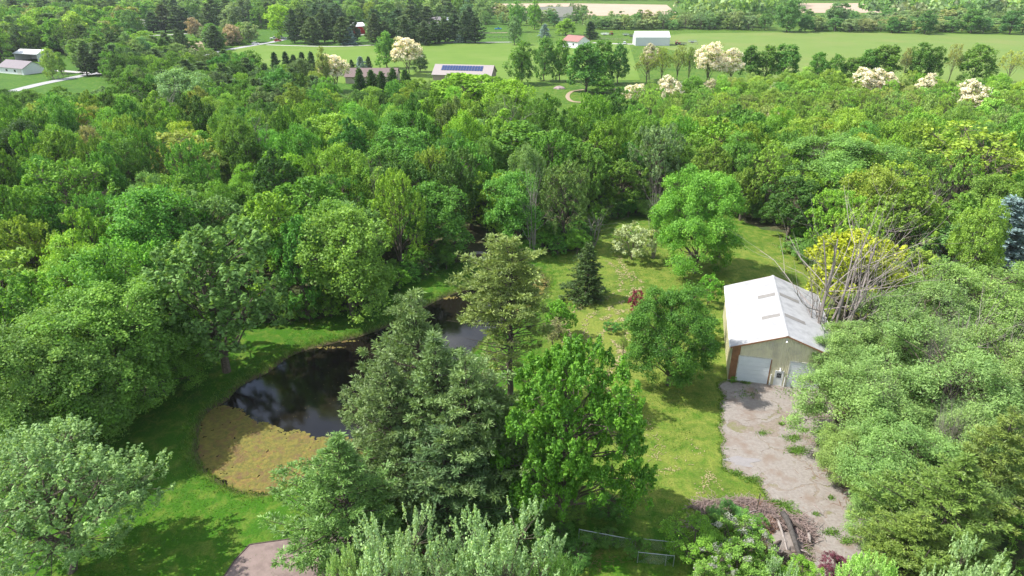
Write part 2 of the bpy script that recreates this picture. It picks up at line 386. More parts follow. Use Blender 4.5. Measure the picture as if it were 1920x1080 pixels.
TREES = []                                   # (x, y, radius) of everything planted
RNG = random.Random(11)
def jit(c, a=.12):
    k = 1 + RNG.uniform(-a, a); return (c[0] * k * (1 + RNG.uniform(-a, a)), c[1] * k, c[2] * k * (1 + RNG.uniform(-a, a)))
def plant(key, x, y, h, wid, color, name, label, cat='tree', group=None, bcol=(.75, .68, .52), rz=None, z=0):
    L = LIB[key]; sx = wid / 2 / L['R']; sz = h / L['H']
    t = thing(name, label, cat, (x, y, z), RNG.uniform(0, 6.28) if rz is None else rz, group, (sx, sx, sz))
    link('trunk', L['trunk'], t)
    if 'crown' in L:
        c = link('crown', L['crown'], t); c.color = (*color, 1)
    if 'blossom' in L:
        c = link('blossom', L['blossom'], t); c.color = (*bcol, 1)
    TREES.append((x, y, wid / 2)); return t
def pick(kind, d):
    lod = '0' if d < 82 else ('1' if d < 250 else '2')
    for l in (lod, '1', '0', '2') if lod != '2' else ('2', '1', '0'):
        ks = sorted(k for k in LIB if k.startswith(kind + l) and len(k) == len(kind) + 2)
        if ks: return RNG.choice(ks)
def tree(kind, px, ytop, wpx, color, name, label, base=None, h=None, cat='tree', group=None, key=None, **kw):
    """crown centre column px, top row ytop, crown width wpx as seen; base row or real height gives the distance"""
    if base is not None:
        Y = at(px, base)[1]; x, z, dep = at_y(px, ytop, Y); h = z
    else:
        x, Y = at(px, ytop, h); _, _, dep = at_y(px, ytop, Y)
    d = math.hypot(x, Y)
    mid = math.hypot(Y, CAM_H - h * .6)
    return plant(key or pick(kind, d), x, Y, h, wpx / F_PX * dep * 1.0, jit(color, .05), name, label, cat, group, **kw)

# ------------------------------------------------------------------ ground with the pond basin
WZ = -.45
pond_px = [(372,835),(377,795),(395,770),(425,752),(452,724),(502,699),(545,668),(592,652),(642,640),(692,626),(742,606),(792,580),(822,563),(862,548),(905,534),(950,519),(987,511),(1012,516),(1026,530),(1022,548),(1008,566),(985,588),(952,604),(925,622),(898,645),(868,680),(838,722),(805,765),(762,800),(715,830),(670,858),(628,878),(588,898),(545,908),(502,926),(455,922),(420,906),(392,886),(375,862)]
pond = smooth_poly([at(x, y, WZ) for x, y in pond_px], 4)
def axis(lo, hi, step, far, g=1.16):
    c = list(np.arange(lo, hi + step, step)); s_ = step; a = c[-1]; b = c[0]; up = []; dn = []
    while a < far: s_ *= g; a += s_; up.append(a)
    s_ = step
    while b > -far: s_ *= g; b -= s_; dn.append(b)
    return np.array(dn[::-1] + c + up)
gx = axis(-42, 14, .4, 6000); gy = axis(46, 108, .4, 6000)
GX, GY = np.meshgrid(gx, gy); dd = np.full(GX.shape, 99.)
near = (GX > -50) & (GX < 22) & (GY > 40) & (GY < 116)
dd[near] = dist_poly(pond, GX[near], GY[near]); ins = np.zeros(GX.shape, bool); ins[near] = inside(pond, GX[near], GY[near])
sg = np.where(ins, -dd, dd)
Z = np.where(sg > 1.5, 0, np.where(sg > 0, WZ * (1 - np.clip(sg / 1.5, 0, 1)) ** 2, np.maximum(WZ + sg * .6, -1.8)))
Z = Z + np.where((sg > 1.5) & near, .03 * wob(GX, GY, .5) * np.clip((sg - 1.5) / 3, 0, 1), 0)
nx, ny = len(gx), len(gy); I = np.arange(nx * ny).reshape(ny, nx)
Q = np.stack([I[:-1, :-1], I[:-1, 1:], I[1:, 1:], I[1:, :-1]], -1).reshape(-1, 4)
def grassmat(name, c_lush, c_dry, c_dark):
    m = bpy.data.materials.new(name); m.use_nodes = True; nt = m.node_tree; b = nt.nodes['Principled BSDF']
    b.inputs['Roughness'].default_value = .9; b.inputs['Specular IOR Level'].default_value = .15
    g = node(nt, 'ShaderNodeNewGeometry'); at_ = node(nt, 'ShaderNodeAttribute'); at_.attribute_name = 'dry'
    def nz(sc, det=6, dis=0):
        n = node(nt, 'ShaderNodeTexNoise', Scale=sc, Detail=det, Roughness=.68, Distortion=dis); nt.links.new(g.outputs['Position'], n.inputs['Vector']); return n
    def ramp(src, a, bb):
        r = node(nt, 'ShaderNodeMapRange'); r.inputs[1].default_value = a; r.inputs[2].default_value = bb; nt.links.new(src, r.inputs[0]); return r.outputs[0]
    def mix(f, a, c):
        x = node(nt, 'ShaderNodeMix', data_type='RGBA'); nt.links.new(f, x.inputs[0])
        for i, q in ((6, a), (7, c)):
            if isinstance(q, tuple): x.inputs[i].default_value = (*q, 1)
            else: nt.links.new(q, x.inputs[i])
        return x.outputs[2]
    am = node(nt, 'ShaderNodeAttribute'); am.attribute_name = 'mud'
    n1 = nz(.09, 4, .6); n2 = nz(.7, 8, .4); n3 = nz(5.5, 6)
    ad = node(nt, 'ShaderNodeMath', operation='ADD'); nt.links.new(at_.outputs['Fac'], ad.inputs[0])
    s1 = node(nt, 'ShaderNodeMapRange'); s1.inputs[1].default_value = .3; s1.inputs[2].default_value = .7; s1.inputs[3].default_value = -.5; s1.inputs[4].default_value = .7; nt.links.new(n2.outputs['Fac'], s1.inputs[0]); nt.links.new(s1.outputs[0], ad.inputs[1]); ad.use_clamp = True
    c = mix(ad.outputs[0], c_lush, c_dry)
    c = mix(ramp(n1.outputs['Fac'], .5, .75), c, c_dark)
    c = mix(am.outputs['Fac'], c, (.085, .065, .04))
    w = node(nt, 'ShaderNodeTexWave', Scale=.55, Distortion=2.2, Detail=2); w.inputs['Detail Scale'].default_value = .35; nt.links.new(g.outputs['Position'], w.inputs['Vector'])
    hv = node(nt, 'ShaderNodeHueSaturation'); v = node(nt, 'ShaderNodeMapRange'); v.inputs[1].default_value = .25; v.inputs[2].default_value = .75; v.inputs[3].default_value = .55; v.inputs[4].default_value = 1.45
    nt.links.new(n3.outputs['Fac'], v.inputs[0])
    v2 = node(nt, 'ShaderNodeMapRange'); v2.inputs[3].default_value = .97; v2.inputs[4].default_value = 1.03; nt.links.new(w.outputs['Fac'], v2.inputs[0])
    mu = node(nt, 'ShaderNodeMath', operation='MULTIPLY'); nt.links.new(v.outputs[0], mu.inputs[0]); nt.links.new(v2.outputs[0], mu.inputs[1])
    nt.links.new(mu.outputs[0], hv.inputs['Value']); nt.links.new(c, hv.inputs['Color']); nt.links.new(hv.outputs[0], b.inputs['Base Color'])
    bp = node(nt, 'ShaderNodeBump', Strength=.5, Distance=.15); nt.links.new(n3.outputs['Fac'], bp.inputs['Height']); nt.links.new(bp.outputs[0], b.inputs['Normal'])
    return m
M['lawn'] = grassmat('lawn', (.040, .122, .006), (.165, .20, .036), (.03, .088, .008))
me = mesh_np('lawn', np.stack([GX, GY, Z], -1).reshape(-1, 3), Q, [M['lawn']])
dry = np.clip((GX - 3) / 9, 0, 1) * np.clip((GY - 45) / 8, .35, 1) * np.clip((150 - GY) / 40, .35, 1) * .58
dry += np.where(sg < 1.1, np.clip(1.1 - sg, 0, 1) * .5, 0)
dry += .35 * np.exp(-((GX - 9) ** 2 / 60 + (GY - 86) ** 2 / 200))
a = me.attributes.new('dry', 'FLOAT', 'POINT'); a.data.foreach_set('value', dry.astype(np.float32).ravel())
a = me.attributes.new('mud', 'FLOAT', 'POINT'); a.data.foreach_set('value', np.clip(1.25 - np.abs(sg) / .55 + .3 * wob(GX, GY, 2), 0, 1).astype(np.float32).ravel())
me.polygons.foreach_set('use_smooth', [True] * len(me.polygons))
tag(link('lawn_ground', me), kind='structure')
def sheet(name, pts, z, m, kind='structure', n=3, label=None, jag=0, step=None):
    pts = smooth_poly([at(*p) for p in pts], n) if n > 1 else np.array([at(*p) for p in pts])
    if jag:
        q = []
        for i in range(len(pts)):
            a_, b_ = pts[i], pts[(i + 1) % len(pts)]; k = max(1, int(np.hypot(*(b_ - a_)) / (step or 1)))
            for j in range(k):
                p = a_ + (b_ - a_) * j / k; nn = np.array([wob(p[0], p[1], 1.3), wob(p[0] + 50, p[1] - 20, 1.3)]); q.append(p + nn * jag)
        pts = np.array(q)
    mb = MB(); mb.face([(x, y, z) for x, y in pts]); o = mb.build(name, m); tag(o, label, kind=kind); return pts
# water
M['water'] = mat('pond_water', (.009, .008, .006), .05, 3.0, (.012, .010, .007), .06, spec=.5)
nt = M['water'].node_tree; nn = [n for n in nt.nodes if n.type == 'TEX_NOISE'][0]; nn.inputs['Scale'].default_value = 2.2; nn.inputs['Detail'].default_value = 5
wp = []
for p in pond: wp.append(p)
c0 = np.mean(pond, 0)
mb = MB(); mb.face([(x, y, WZ) for x, y in pond]); tag(mb.build('pond_water', M['water']), kind='structure')
# forest floors
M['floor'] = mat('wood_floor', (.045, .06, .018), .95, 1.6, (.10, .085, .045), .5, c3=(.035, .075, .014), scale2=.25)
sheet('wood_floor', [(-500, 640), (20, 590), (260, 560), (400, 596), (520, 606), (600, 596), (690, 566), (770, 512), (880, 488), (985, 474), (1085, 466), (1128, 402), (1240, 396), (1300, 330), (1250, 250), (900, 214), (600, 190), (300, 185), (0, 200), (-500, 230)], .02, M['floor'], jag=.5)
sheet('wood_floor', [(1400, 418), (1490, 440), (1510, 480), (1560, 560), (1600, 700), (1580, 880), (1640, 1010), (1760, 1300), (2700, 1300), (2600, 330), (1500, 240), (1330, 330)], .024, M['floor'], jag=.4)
# far fields
M['crop'] = mat('hay_field', (.115, .185, .03), .95, .05, (.135, .20, .036), c3=(.155, .195, .045), scale2=.02)
M['tilled'] = mat('tilled_field', (.42, .32, .24), .95, .03, (.38, .29, .21), c3=(.35, .27, .19), scale2=.012)
M['mowed'] = mat('mown_meadow', (.095, .175, .015), .95, .12, (.115, .195, .02), c3=(.13, .20, .03), scale2=.04)
sheet('hay_field', [(1280, 63), (1500, 60), (1930, 66), (2500, 70), (2500, 190), (1500, 175), (1340, 112), (1240, 90), (1200, 74)], .05, M['crop'], n=1)
sheet('meadow', [(440, 84), (640, 87), (960, 81), (1180, 83), (1200, 150), (700, 160), (560, 150), (420, 120)], .05, M['mowed'], n=1)
sheet('tilled_field', [(890, 22), (940, 7), (1060, 6), (1250, 9), (1268, 24), (1230, 30), (1000, 29)], .06, M['tilled'], n=1)
sheet('tilled_field', [(1495, 6), (1620, 6), (1700, 8), (1770, 20), (1720, 24), (1500, 24)], .06, M['tilled'], n=1)
sheet('tilled_field', [(345, 78), (378, 77), (384, 93), (352, 98), (345, 90)], .06, M['dirt'], n=1)
sheet('tilled_field', [(192, 72), (235, 70), (240, 92), (195, 92)], .06, M['dirt'], n=1)
# roads
def road(name, pts, wd, m, z, ends=None, n=5):
    c = smooth_poly([at(*p) for p in pts], n, closed=False); L = []; Rr = []
    for i in range(len(c)):
        d = unit(c[min(i + 1, len(c) - 1)] - c[max(i - 1, 0)]); s_ = np.array([-d[1], d[0]]) * (wd / 2) * (1 + .04 * wob(c[i][0], c[i][1], .8))
        L.append(c[i] + s_); Rr.append(c[i] - s_)
    mb = MB()
    for i in range(len(c) - 1): mb.face([(*L[i], z), (*Rr[i], z), (*Rr[i + 1], z), (*L[i + 1], z)])
    tag(mb.build(name, m), kind='structure')
M['road'] = mat('road_asphalt', (.36, .36, .37), .9, 1.5, (.3, .3, .31))
road('country_road', [(20, 172), (75, 158), (130, 147), (195, 134), (260, 122), (330, 112), (375, 105), (430, 93), (475, 85), (520, 77), (560, 66)], 5.4, M['road'], .08)
road('driveway', [(105, 132), (150, 136), (190, 139)], 4, M['gravel'], .07)
road('driveway', [(185, 65), (230, 66), (300, 66), (350, 63)], 5, M['gravel'], .07)
road('gravel_track', [(500, 84), (560, 86), (640, 87), (760, 82), (860, 80), (960, 79)], 3.2, M['gravel'], .07)
road('driveway', [(1112, 80), (1150, 82), (1200, 83)], 5, M['gravel'], .07)
road('driveway', [(655, 66), (690, 65)], 5, M['gravel'], .07)
road('footpath', [(1095, 168), (1072, 172), (1064, 181), (1072, 190), (1096, 192)], 1.6, M['dirt'], .07)
road('dirt_track', [(905, 62), (960, 61)], 3.5, M['dirt'], .07)

# ------------------------------------------------------------------ steel barn
BX, BY, BTH, BW, BL, HE, HR = 27.2, 72.8, -.238, 12.0, 17.4, 5.0, 7.2
barn = thing('metal_barn', 'cream metal barn with a white ribbed roof, brown corner sheets and two roller doors', 'barn', (BX, BY, 0), BTH)
M['cream'] = mat('cream_steel', (.70, .66, .47), .6, 1.5, (.64, .60, .42), c3=(.54, .51, .39), scale2=.9)
M['brownsteel'] = mat('brown_steel', (.33, .17, .085), .7, 2.2, (.24, .12, .06))
M['roofwhite'] = mat('white_steel', (.42, .423, .43), .5, 1.3, (.35, .354, .36), c3=(.30, .303, .31), scale2=.7)
M['skylight'] = mat('aged_skylight', (.235, .225, .21), .6, 2, (.19, .18, .17))
M['conc'] = mat('concrete', (.42, .39, .36), .9, 1.6, (.33, .3, .28), .25)
M['doorgrey'] = mat('door_paint', (.74, .78, .81), .55, 1.2, (.68, .72, .76))
PW = .92
def profile_panel(width, length, nrib=3, rh=.035):
    ys = [0.0]; zs = [0.0]
    for k in range(nrib):
        c = width * (k + .5) / nrib; ys += [c - .06, c - .025, c + .025, c + .06]; zs += [0, rh, rh, 0]
    ys.append(width - .004); zs.append(0)
    v = [(y, 0, z) for y, z in zip(ys, zs)] + [(y, length, z) for y, z in zip(ys, zs)]; k = len(ys)
    f = [(i, i + 1, k + i + 1, k + i) for i in range(k - 1)]
    n = len(v); v += [(ys[0], 0, -.02), (ys[-1], 0, -.02), (ys[-1], length, -.02), (ys[0], length, -.02)]
    f += [(n + 3, n + 2, n + 1, n), tuple([n, n + 1] + list(range(k - 1, -1, -1))), tuple([n + 2, n + 3] + list(range(k, 2 * k)))]
    return v, f
sl = math.hypot(BW / 2 + .3, (HR - HE) * (BW / 2 + .3) / (BW / 2)); slope = math.atan((HR - HE) / (BW / 2))
v, f = profile_panel(PW, sl); rp = bpy.data.meshes.new('roof_panel'); rp.from_pydata(v, [], f); rp.materials.append(M['roofwhite'])
roof = MB(); zr = HR + .05
nroof = int((BL + .6) / PW) + 1; PWR = (BL + .6) / nroof
roof.slab([(-.28, -.3, HE - .10), (BW / 2, -.3, HR), (BW / 2, BL + .3, HR), (-.28, BL + .3, HE - .10)][::1], .04)
roof.slab([(BW / 2, -.3, HR), (BW + .28, -.3, HE - .10), (BW + .28, BL + .3, HE - .10), (BW / 2, BL + .3, HR)], .04)
ro = roof.build('roof', M['roofwhite'], barn)
for j in range(nroof):
    for sside in (0, 1):
        o = link('roof_panel', rp, ro); y = -.3 + j * PWR
        # panel local: x = width, y = up the slope; map x->barn y
        if sside == 0: mtx = Matrix(((0, math.cos(slope), -math.sin(slope), -.3), (1, 0, 0, y), (0, math.sin(slope), math.cos(slope), HE - .3 * math.tan(slope) + .055), (0, 0, 0, 1)))
        else: mtx = Matrix(((0, -math.cos(slope), math.sin(slope), BW + .3), (-1, 0, 0, y + PW), (0, math.sin(slope), math.cos(slope), HE - .3 * math.tan(slope) + .055), (0, 0, 0, 1)))
        o.matrix_local = mtx
for yy, l0 in ((5.0, 2.1), (11.2, 2.1), (5.2, 2.6), (11.4, 2.6)):
    left = l0 < 2.5; mb = MB(); x1 = BW / 2 - .3; x0 = x1 - l0; zf = lambda x: HE + (HR - HE) * x / (BW / 2) + .1
    if left: mb.slab([(x0, yy, zf(x0)), (x1, yy, zf(x1)), (x1, yy + .85, zf(x1)), (x0, yy + .85, zf(x0))], .03)
    else: mb.slab([(BW - x1, yy, zf(x1)), (BW - x0, yy, zf(x0)), (BW - x0, yy + .85, zf(x0)), (BW - x1, yy + .85, zf(x1))], .03)
    mb.build('skylight', M['skylight'], ro)
mb = MB(); mb.slab([(BW / 2 - .22, -.33, HR + .04), (BW / 2, -.33, HR + .13), (BW / 2, BL + .33, HR + .13), (BW / 2 - .22, BL + .33, HR + .04)], .02)
mb.slab([(BW / 2, -.33, HR + .13), (BW / 2 + .22, -.33, HR + .04), (BW / 2 + .22, BL + .33, HR + .04), (BW / 2, BL + .33, HR + .13)], .02); mb.build('ridge_cap', M['roofwhite'], ro)
# core walls a little inside the sheets
mb = MB(); e = .06
mb.prism([(e, e), (BW - e, e), (BW - e, BL - e), (e, BL - e)], 0, HE - .15)
mb.v += [(e, e, HE - .15), (BW - e, e, HE - .15), (BW / 2, e, HR - .2), (e, BL - e, HE - .15), (BW - e, BL - e, HE - .15), (BW / 2, BL - e, HR - .2)]; n = len(mb.v) - 6
mb.f += [(n, n + 1, n + 2), (n + 5, n + 4, n + 3), (n + 1, n + 4, n + 5, n + 2), (n, n + 2, n + 5, n + 3)]
wall = mb.build('wall', M['cream'], barn)
D1, D2, P1, P2, D3, D4, DH = .99, 4.69, 5.42, 6.38, 6.95, 10.65, 3.66
def wall_sheet(x0, x1, z0, gable=True, m='cream', y=0., nm='wall_panel'):
    # vertical ribbed sheet on the front, top edge following the gable
    zt = lambda x: (HE + (HR - HE) * (1 - abs(x - BW / 2) / (BW / 2)) - .12)
    xs = [x0]; 
    for k in range(3):
        c = x0 + (x1 - x0) * (k + .5) / 3; xs += [c - .05, c - .02, c + .02, c + .05]
    xs.append(x1 - .008); ysx = [0] + [0, -.03, -.03, 0] * 3 + [0]; mb = MB(); n = len(xs)
    mb.v = [(x, y + d, z0) for x, d in zip(xs, ysx)] + [(x, y + d, zt(x)) for x, d in zip(xs, ysx)]
    mb.f = [(i, i + 1, n + i + 1, n + i) for i in range(n - 1)]
    k = len(mb.v); mb.v += [(x0, e, z0), (xs[-1], e, z0), (xs[-1], e, zt(xs[-1])), (x0, e, zt(x0))]
    mb.f += [(k, 0, n, k + 3), (n - 1, k + 1, k + 2, 2 * n - 1)]
    return mb.build(nm, M[m], wall)
x = 0.0
brk = [0, .5, D1, 1.92, 2.84, 3.76, D2, 5.05, P1, P2, D3, 7.87, 8.8, 9.7, D4, 11.3, BW]
for a_, b_ in zip(brk[:-1], brk[1:]):
    mid_ = (a_ + b_) / 2
    z0 = DH if (D1 < mid_ < D2 or D3 < mid_ < D4) else (2.13 if P1 < mid_ < P2 else .12)
    wall_sheet(a_, b_, z0, m='brownsteel' if mid_ < D1 else 'cream')
for j in range(int(BL / PW) + 1):            # side sheets
    y0 = j * PW; y1 = min(BL, y0 + PW - .008)
    if y1 - y0 < .2: continue
    for xx, s_ in ((0, -1), (BW, 1)):
        mb = MB(); mb.box((min(xx, xx - s_ * e), y0, .12), (max(xx, xx - s_ * e), y1, HE - .12))
        for k in range(3): c = y0 + (y1 - y0) * (k + .5) / 3; mb.box((min(xx, xx + s_ * .03), c - .03, .12), (max(xx, xx + s_ * .03), c + .03, HE - .12))
        mb.build('wall_panel', M['cream'], wall)
MB().box((-.05, -.12, 0), (BW + .05, -.005, .115)).build('sill', M['conc'], barn)
def roller(x0, x1, h):
    mb = MB(); mb.box((x0, .02, 0.02), (x1, .058, h)); d = mb.build('roller_door', M['doorgrey'], barn); k = 6
    for i in range(k):
        z0 = .03 + (h - .04) * i / k; z1 = z0 + (h - .04) / k - .025
        q = MB(); q.box((x0 + .02, -.03, z0), (x1 - .02, .018, z1)); q.build('door_section', M['doorgrey'], d)
    t_ = MB(); t_.box((x0 - .12, -.06, .0), (x0 - .003, .05, h + .0)); t_.build('door_trim', M['trim'], d)
    t_ = MB(); t_.box((x1 + .003, -.06, .0), (x1 + .12, .05, h + .0)); t_.build('door_trim', M['trim' if x1 > 8 else 'brownsteel'], d)
    t_ = MB(); t_.box((x0 - .12, -.07, h + .003), (x1 + .12, .05, h + .11)); t_.build('door_trim', M['trim'], d)
roller(D1, D2, DH); roller(D3, D4, DH)
mb = MB(); mb.box((P1 + .08, -.03, .12), (P2 - .08, .04, 2.08)); pd = mb.build('entry_door', M['white'], barn)
for i in (0, 1):
    for k in (0, 1, 2):
        a_ = P1 + .22 + k * .18; z0 = 1.2 + i * .34; MB().box((a_, -.05, z0), (a_ + .16, -.031, z0 + .31)).build('pane', M['glass'], pd)
MB().box((P2 - .19, -.10, .98), (P2 - .13, -.031, 1.08)).build('handle', M['metal'], pd)
mb = MB(); mb.box((P1 - .04, -.06, .0), (P1 + .077, .05, 2.2)); mb.box((P2 - .077, -.06, .0), (P2 + .04, .05, 2.2)); mb.box((P1 + .08, -.06, 2.09), (P2 - .08, .05, 2.2)); mb.build('door_frame', M['white'], pd)
for xx in (D2 + .3, P2 + .28):
    MB().tube([(xx, -.1, .05), (xx, -.1, 1.6)], .06, 8).build('downpipe', M['white'], barn)
for xx, zz in ((BW / 2, HR - .6), ((P1 + P2) / 2, 2.55)):
    mb = MB(); mb.box((xx - .08, -.14, zz - .06), (xx + .08, -.035, zz + .06)); mb.tube([(xx, -.14, zz), (xx, -.3, zz - .08)], [.05, .05]); mb.tube([(xx, -.28, zz - .06), (xx, -.38, zz - .2)], [.07, .15], 10); mb.build('wall_lamp', M['white'], barn)
for s_ in (0, 1):
    xa, xb = (-.3, BW / 2 - .003) if s_ == 0 else (BW + .3, BW / 2 + .003); za = HE - .3 * math.tan(slope)
    for yb in (-.36, BL + .31):
        mb = MB(); mb.v = [(xa, yb, za - .16), (xb, yb, HR - .12), (xb, yb, HR + .06), (xa, yb, za + .03), (xa, yb + .05, za - .16), (xb, yb + .05, HR - .12), (xb, yb + .05, HR + .06), (xa, yb + .05, za + .03)]
        mb.f = [(0, 1, 2, 3), (7, 6, 5, 4), (0, 4, 5, 1), (3, 2, 6, 7), (0, 3, 7, 4), (1, 5, 6, 2)]; mb.build('barge_board', M['brownsteel'], barn)
for xx in (-.42, BW + .30):
    mb = MB(); mb.box((xx, -.3, HE - .26), (xx + .12, BL + .3, HE - .12)); mb.build('gutter', M['white'], barn)

# ------------------------------------------------------------------ broken concrete yard
yard_px = [(1352, 728), (1375, 716), (1530, 728), (1572, 775), (1600, 830), (1612, 880), (1606, 915), (1622, 950), (1655, 1010), (1690, 1085), (1540, 1090), (1520, 1040), (1518, 1000), (1488, 968), (1456, 952), (1438, 935), (1418, 905), (1385, 893), (1356, 880), (1349, 850), (1352, 800)]
M['yard'] = mat('gravel_and_leaf_litter', (.25, .212, .183), .95, 3.5, (.175, .143, .115), .6, c3=(.16, .16, .075), scale2=.5)
yard = sheet('concrete_yard', yard_px, .03, M['yard'], jag=.42, step=.25)
M['slab'] = mat('weathered_slab', (.275, .25, .228), .9, 3.2, (.20, .176, .157), .45, c3=(.20, .158, .13), scale2=.42, thr=(.3, .7))
ys_ = at(1440, 715)[1]; lo = yard.min(0); hi = yard.max(0); st = .13
xs = np.arange(lo[0], hi[0], st); yv = np.arange(lo[1], hi[1], st); SX, SY = np.meshgrid(xs, yv)
ok = inside(yard, SX, SY) & (dist_poly(yard, SX, SY) > .35 + .25 * wob(SX, SY, 1.7))
seeds = np.array([at(*p) for p in [(1400, 765), (1500, 755), (1385, 826), (1450, 805), (1545, 815), (1392, 868), (1462, 885), (1560, 880), (1500, 940), (1585, 950), (1545, 1010), (1620, 1040)]])
wx = SX + .9 * wob(SX, SY, .9); wy = SY + .9 * wob(SX + 30, SY + 9, .9)
dm = np.stack([np.hypot(wx - s_[0], wy - s_[1]) for s_ in seeds]); o2 = np.sort(dm, 0); idx = np.argmin(dm, 0)
gap = (o2[1] - o2[0]) > np.clip(.10 + .35 * wob(SX + 7, SY, .45), .02, .6)
ok &= gap
ok &= ~((wob(SX + 3, SY - 8, .42) > .62) | (wob(SX - 13, SY + 5, .8) > .85))
for k in range(len(seeds)):
    msk = ok & (idx == k); jj, ii = np.nonzero(msk)
    if len(jj) < 30: continue
    top = .046 + .006 * (k % 3); vid = {}; V = []; Fq = []
    def gv(i, j, zz):
        key = (i, j, zz)
        if key not in vid: vid[key] = len(V); V.append((lo[0] + i * st, lo[1] + j * st, zz))
        return vid[key]
    S_ = set(zip(jj.tolist(), ii.tolist()))
    for j, i in S_:
        Fq.append((gv(i, j, top), gv(i + 1, j, top), gv(i + 1, j + 1, top), gv(i, j + 1, top)))
        for dj, di, e1, e2 in ((-1, 0, (i, j), (i + 1, j)), (1, 0, (i + 1, j + 1), (i, j + 1)), (0, -1, (i, j + 1), (i, j)), (0, 1, (i + 1, j), (i + 1, j + 1))):
            if (j + dj, i + di) not in S_: Fq.append((gv(*e2, top), gv(*e1, top), gv(*e1, .0), gv(*e2, .0)))
    me = bpy.data.meshes.new('slab'); me.from_pydata(V, [], Fq); me.materials.append(M['slab']); link('slab', me, bpy.data.objects['concrete_yard'])
# puddle of wet cement sheen on the slab at the left edge
M['puddle'] = mat('shallow_puddle', (.27, .25, .245), .12, 2, (.24, .225, .22), spec=.5)
mb = MB(); c = at(1392, 866); mb.face([(c[0] + (1.5 + .5 * math.sin(3 * t) + .3 * math.sin(5 * t + 1)) * math.cos(t) * 1.0, c[1] + (.8 + .2 * math.sin(4 * t)) * math.sin(t), .07) for t in np.linspace(0, 2 * math.pi, 28)[:-1]])
tag(mb.build('puddle', M['puddle']), kind='structure')

# ------------------------------------------------------------------ grass, reeds, clippings
def blades(name, P_, h, wd, rng, m, color, label, lean=.35, per=3):
    P_ = np.repeat(np.asarray(P_, float), per, 0); n = len(P_); h = h * rng.uniform(.5, 1.3, n)[:, None]
    a = rng.rand(n) * 6.28; s_ = np.stack([np.cos(a), np.sin(a), 0 * a], 1) * wd * .5 * rng.uniform(.6, 1.4, n)[:, None]
    l = np.stack([rng.normal(size=n) * lean, rng.normal(size=n) * lean, np.ones(n)], 1) * h
    P_ = P_ + np.stack([rng.normal(size=n), rng.normal(size=n), 0 * a], 1) * .12
    V = np.stack([P_ - s_, P_ + s_, P_ + l + s_ * .15, P_ + l - s_ * .15], 1).reshape(-1, 3)
    me = mesh_np(name, V, np.arange(4 * n).reshape(-1, 4), [m], rng.rand(n)); o = link(name, me); o.color = (*color, 1)
    return tag(o, label, name.replace('_', ' ').split()[-1], kind='stuff')
rng = np.random.RandomState(3)
pts = []
for i in range(len(pond)):
    a_, b_ = pond[i], pond[(i + 1) % len(pond)]; L = np.hypot(*(b_ - a_)); nn = unit(np.array([b_[1] - a_[1], a_[0] - b_[0]]))
    for k in range(int(L * 24)):
        p = a_ + (b_ - a_) * rng.rand(); q = p + nn * rng.normal() * .1
        d = abs(rng.normal()) * .75 + .02
        for s_ in (1, -1):
            r = q + nn * d * s_
            pts.append((r[0], r[1], WZ * max(0, 1 - d / 1.5) ** 2))
pts = np.array(pts); pts = pts[~inside(pond, pts[:, 0], pts[:, 1])]
blades('bank_grass', pts, .38, .07, rng, M['leaf'], (.06, .11, .02), 'long rough grass fringing the whole edge of the pond', per=3)
pts = []
N_ = 60000
X_ = rng.uniform(-42, 34, N_); Y_ = rng.uniform(42, 118, N_)
okk = ~inside(pond, X_, Y_) & (dist_poly(pond, X_, Y_) > 1.2) & ~inside(yard, X_, Y_) & (wob(X_, Y_, .33) > -.1)
okk &= ~((X_ > 26) & (Y_ > 68) & (Y_ < 92))
blades('lawn_grass', np.stack([X_, Y_, 0 * X_ - .02], 1)[okk], .11, .09, rng, M['leaf'], (.045, .10, .012), 'short grass blades scattered all over the mown lawn', per=2, lean=.6)
ed = []
for i in range(len(yard)):
    a_, b_ = yard[i], yard[(i + 1) % len(yard)]
    for k in range(5): p = a_ + (b_ - a_) * rng.rand() + rng.normal(size=2) * .16; ed.append((p[0], p[1], .02))
blades('verge_grass', np.array(ed), .16, .08, rng, M['leaf'], (.06, .11, .016), 'ragged grass growing over the edges of the concrete yard', per=4, lean=.7)
# weeds in the yard joints
jm = inside(yard, SX, SY) & ~gap & (wob(SX, SY, .5) > .35); jj, ii = np.nonzero(jm); sel = rng.rand(len(jj)) < .3
pw = np.stack([SX[jj, ii], SY[jj, ii], 0 * SX[jj, ii] + .04], 1)[sel]
ex = []
for cx, cy, rx, n in [(1494, 792, 10, 50), (1487, 822, 16, 160), (1495, 845, 16, 260), (1508, 808, 6, 80), (1430, 813, 10, 60), (1465, 796, 4, 40), (1400, 740, 22, 60), (1480, 735, 25, 80), (1395, 716, 8, 80), (1385, 706, 6, 60), (1560, 1000, 14, 120), (1590, 1015, 14, 90), (1380, 888, 10, 90), (1410, 900, 14, 150), (1560, 935, 6, 30), (1530, 965, 5, 30), (1445, 945, 12, 200), (1465, 950, 20, 350), (1480, 965, 16, 300)]:
    for k in range(n): p = at(cx + rng.normal() * rx * .6, cy + rng.normal() * rx * .25); ex.append((p[0], p[1], .05))
blades('yard_weeds', np.vstack([pw, ex]), .16, .07, rng, M['leaf'], (.06, .12, .018), 'green weeds growing in the cracks of the concrete yard', per=3, lean=.8)
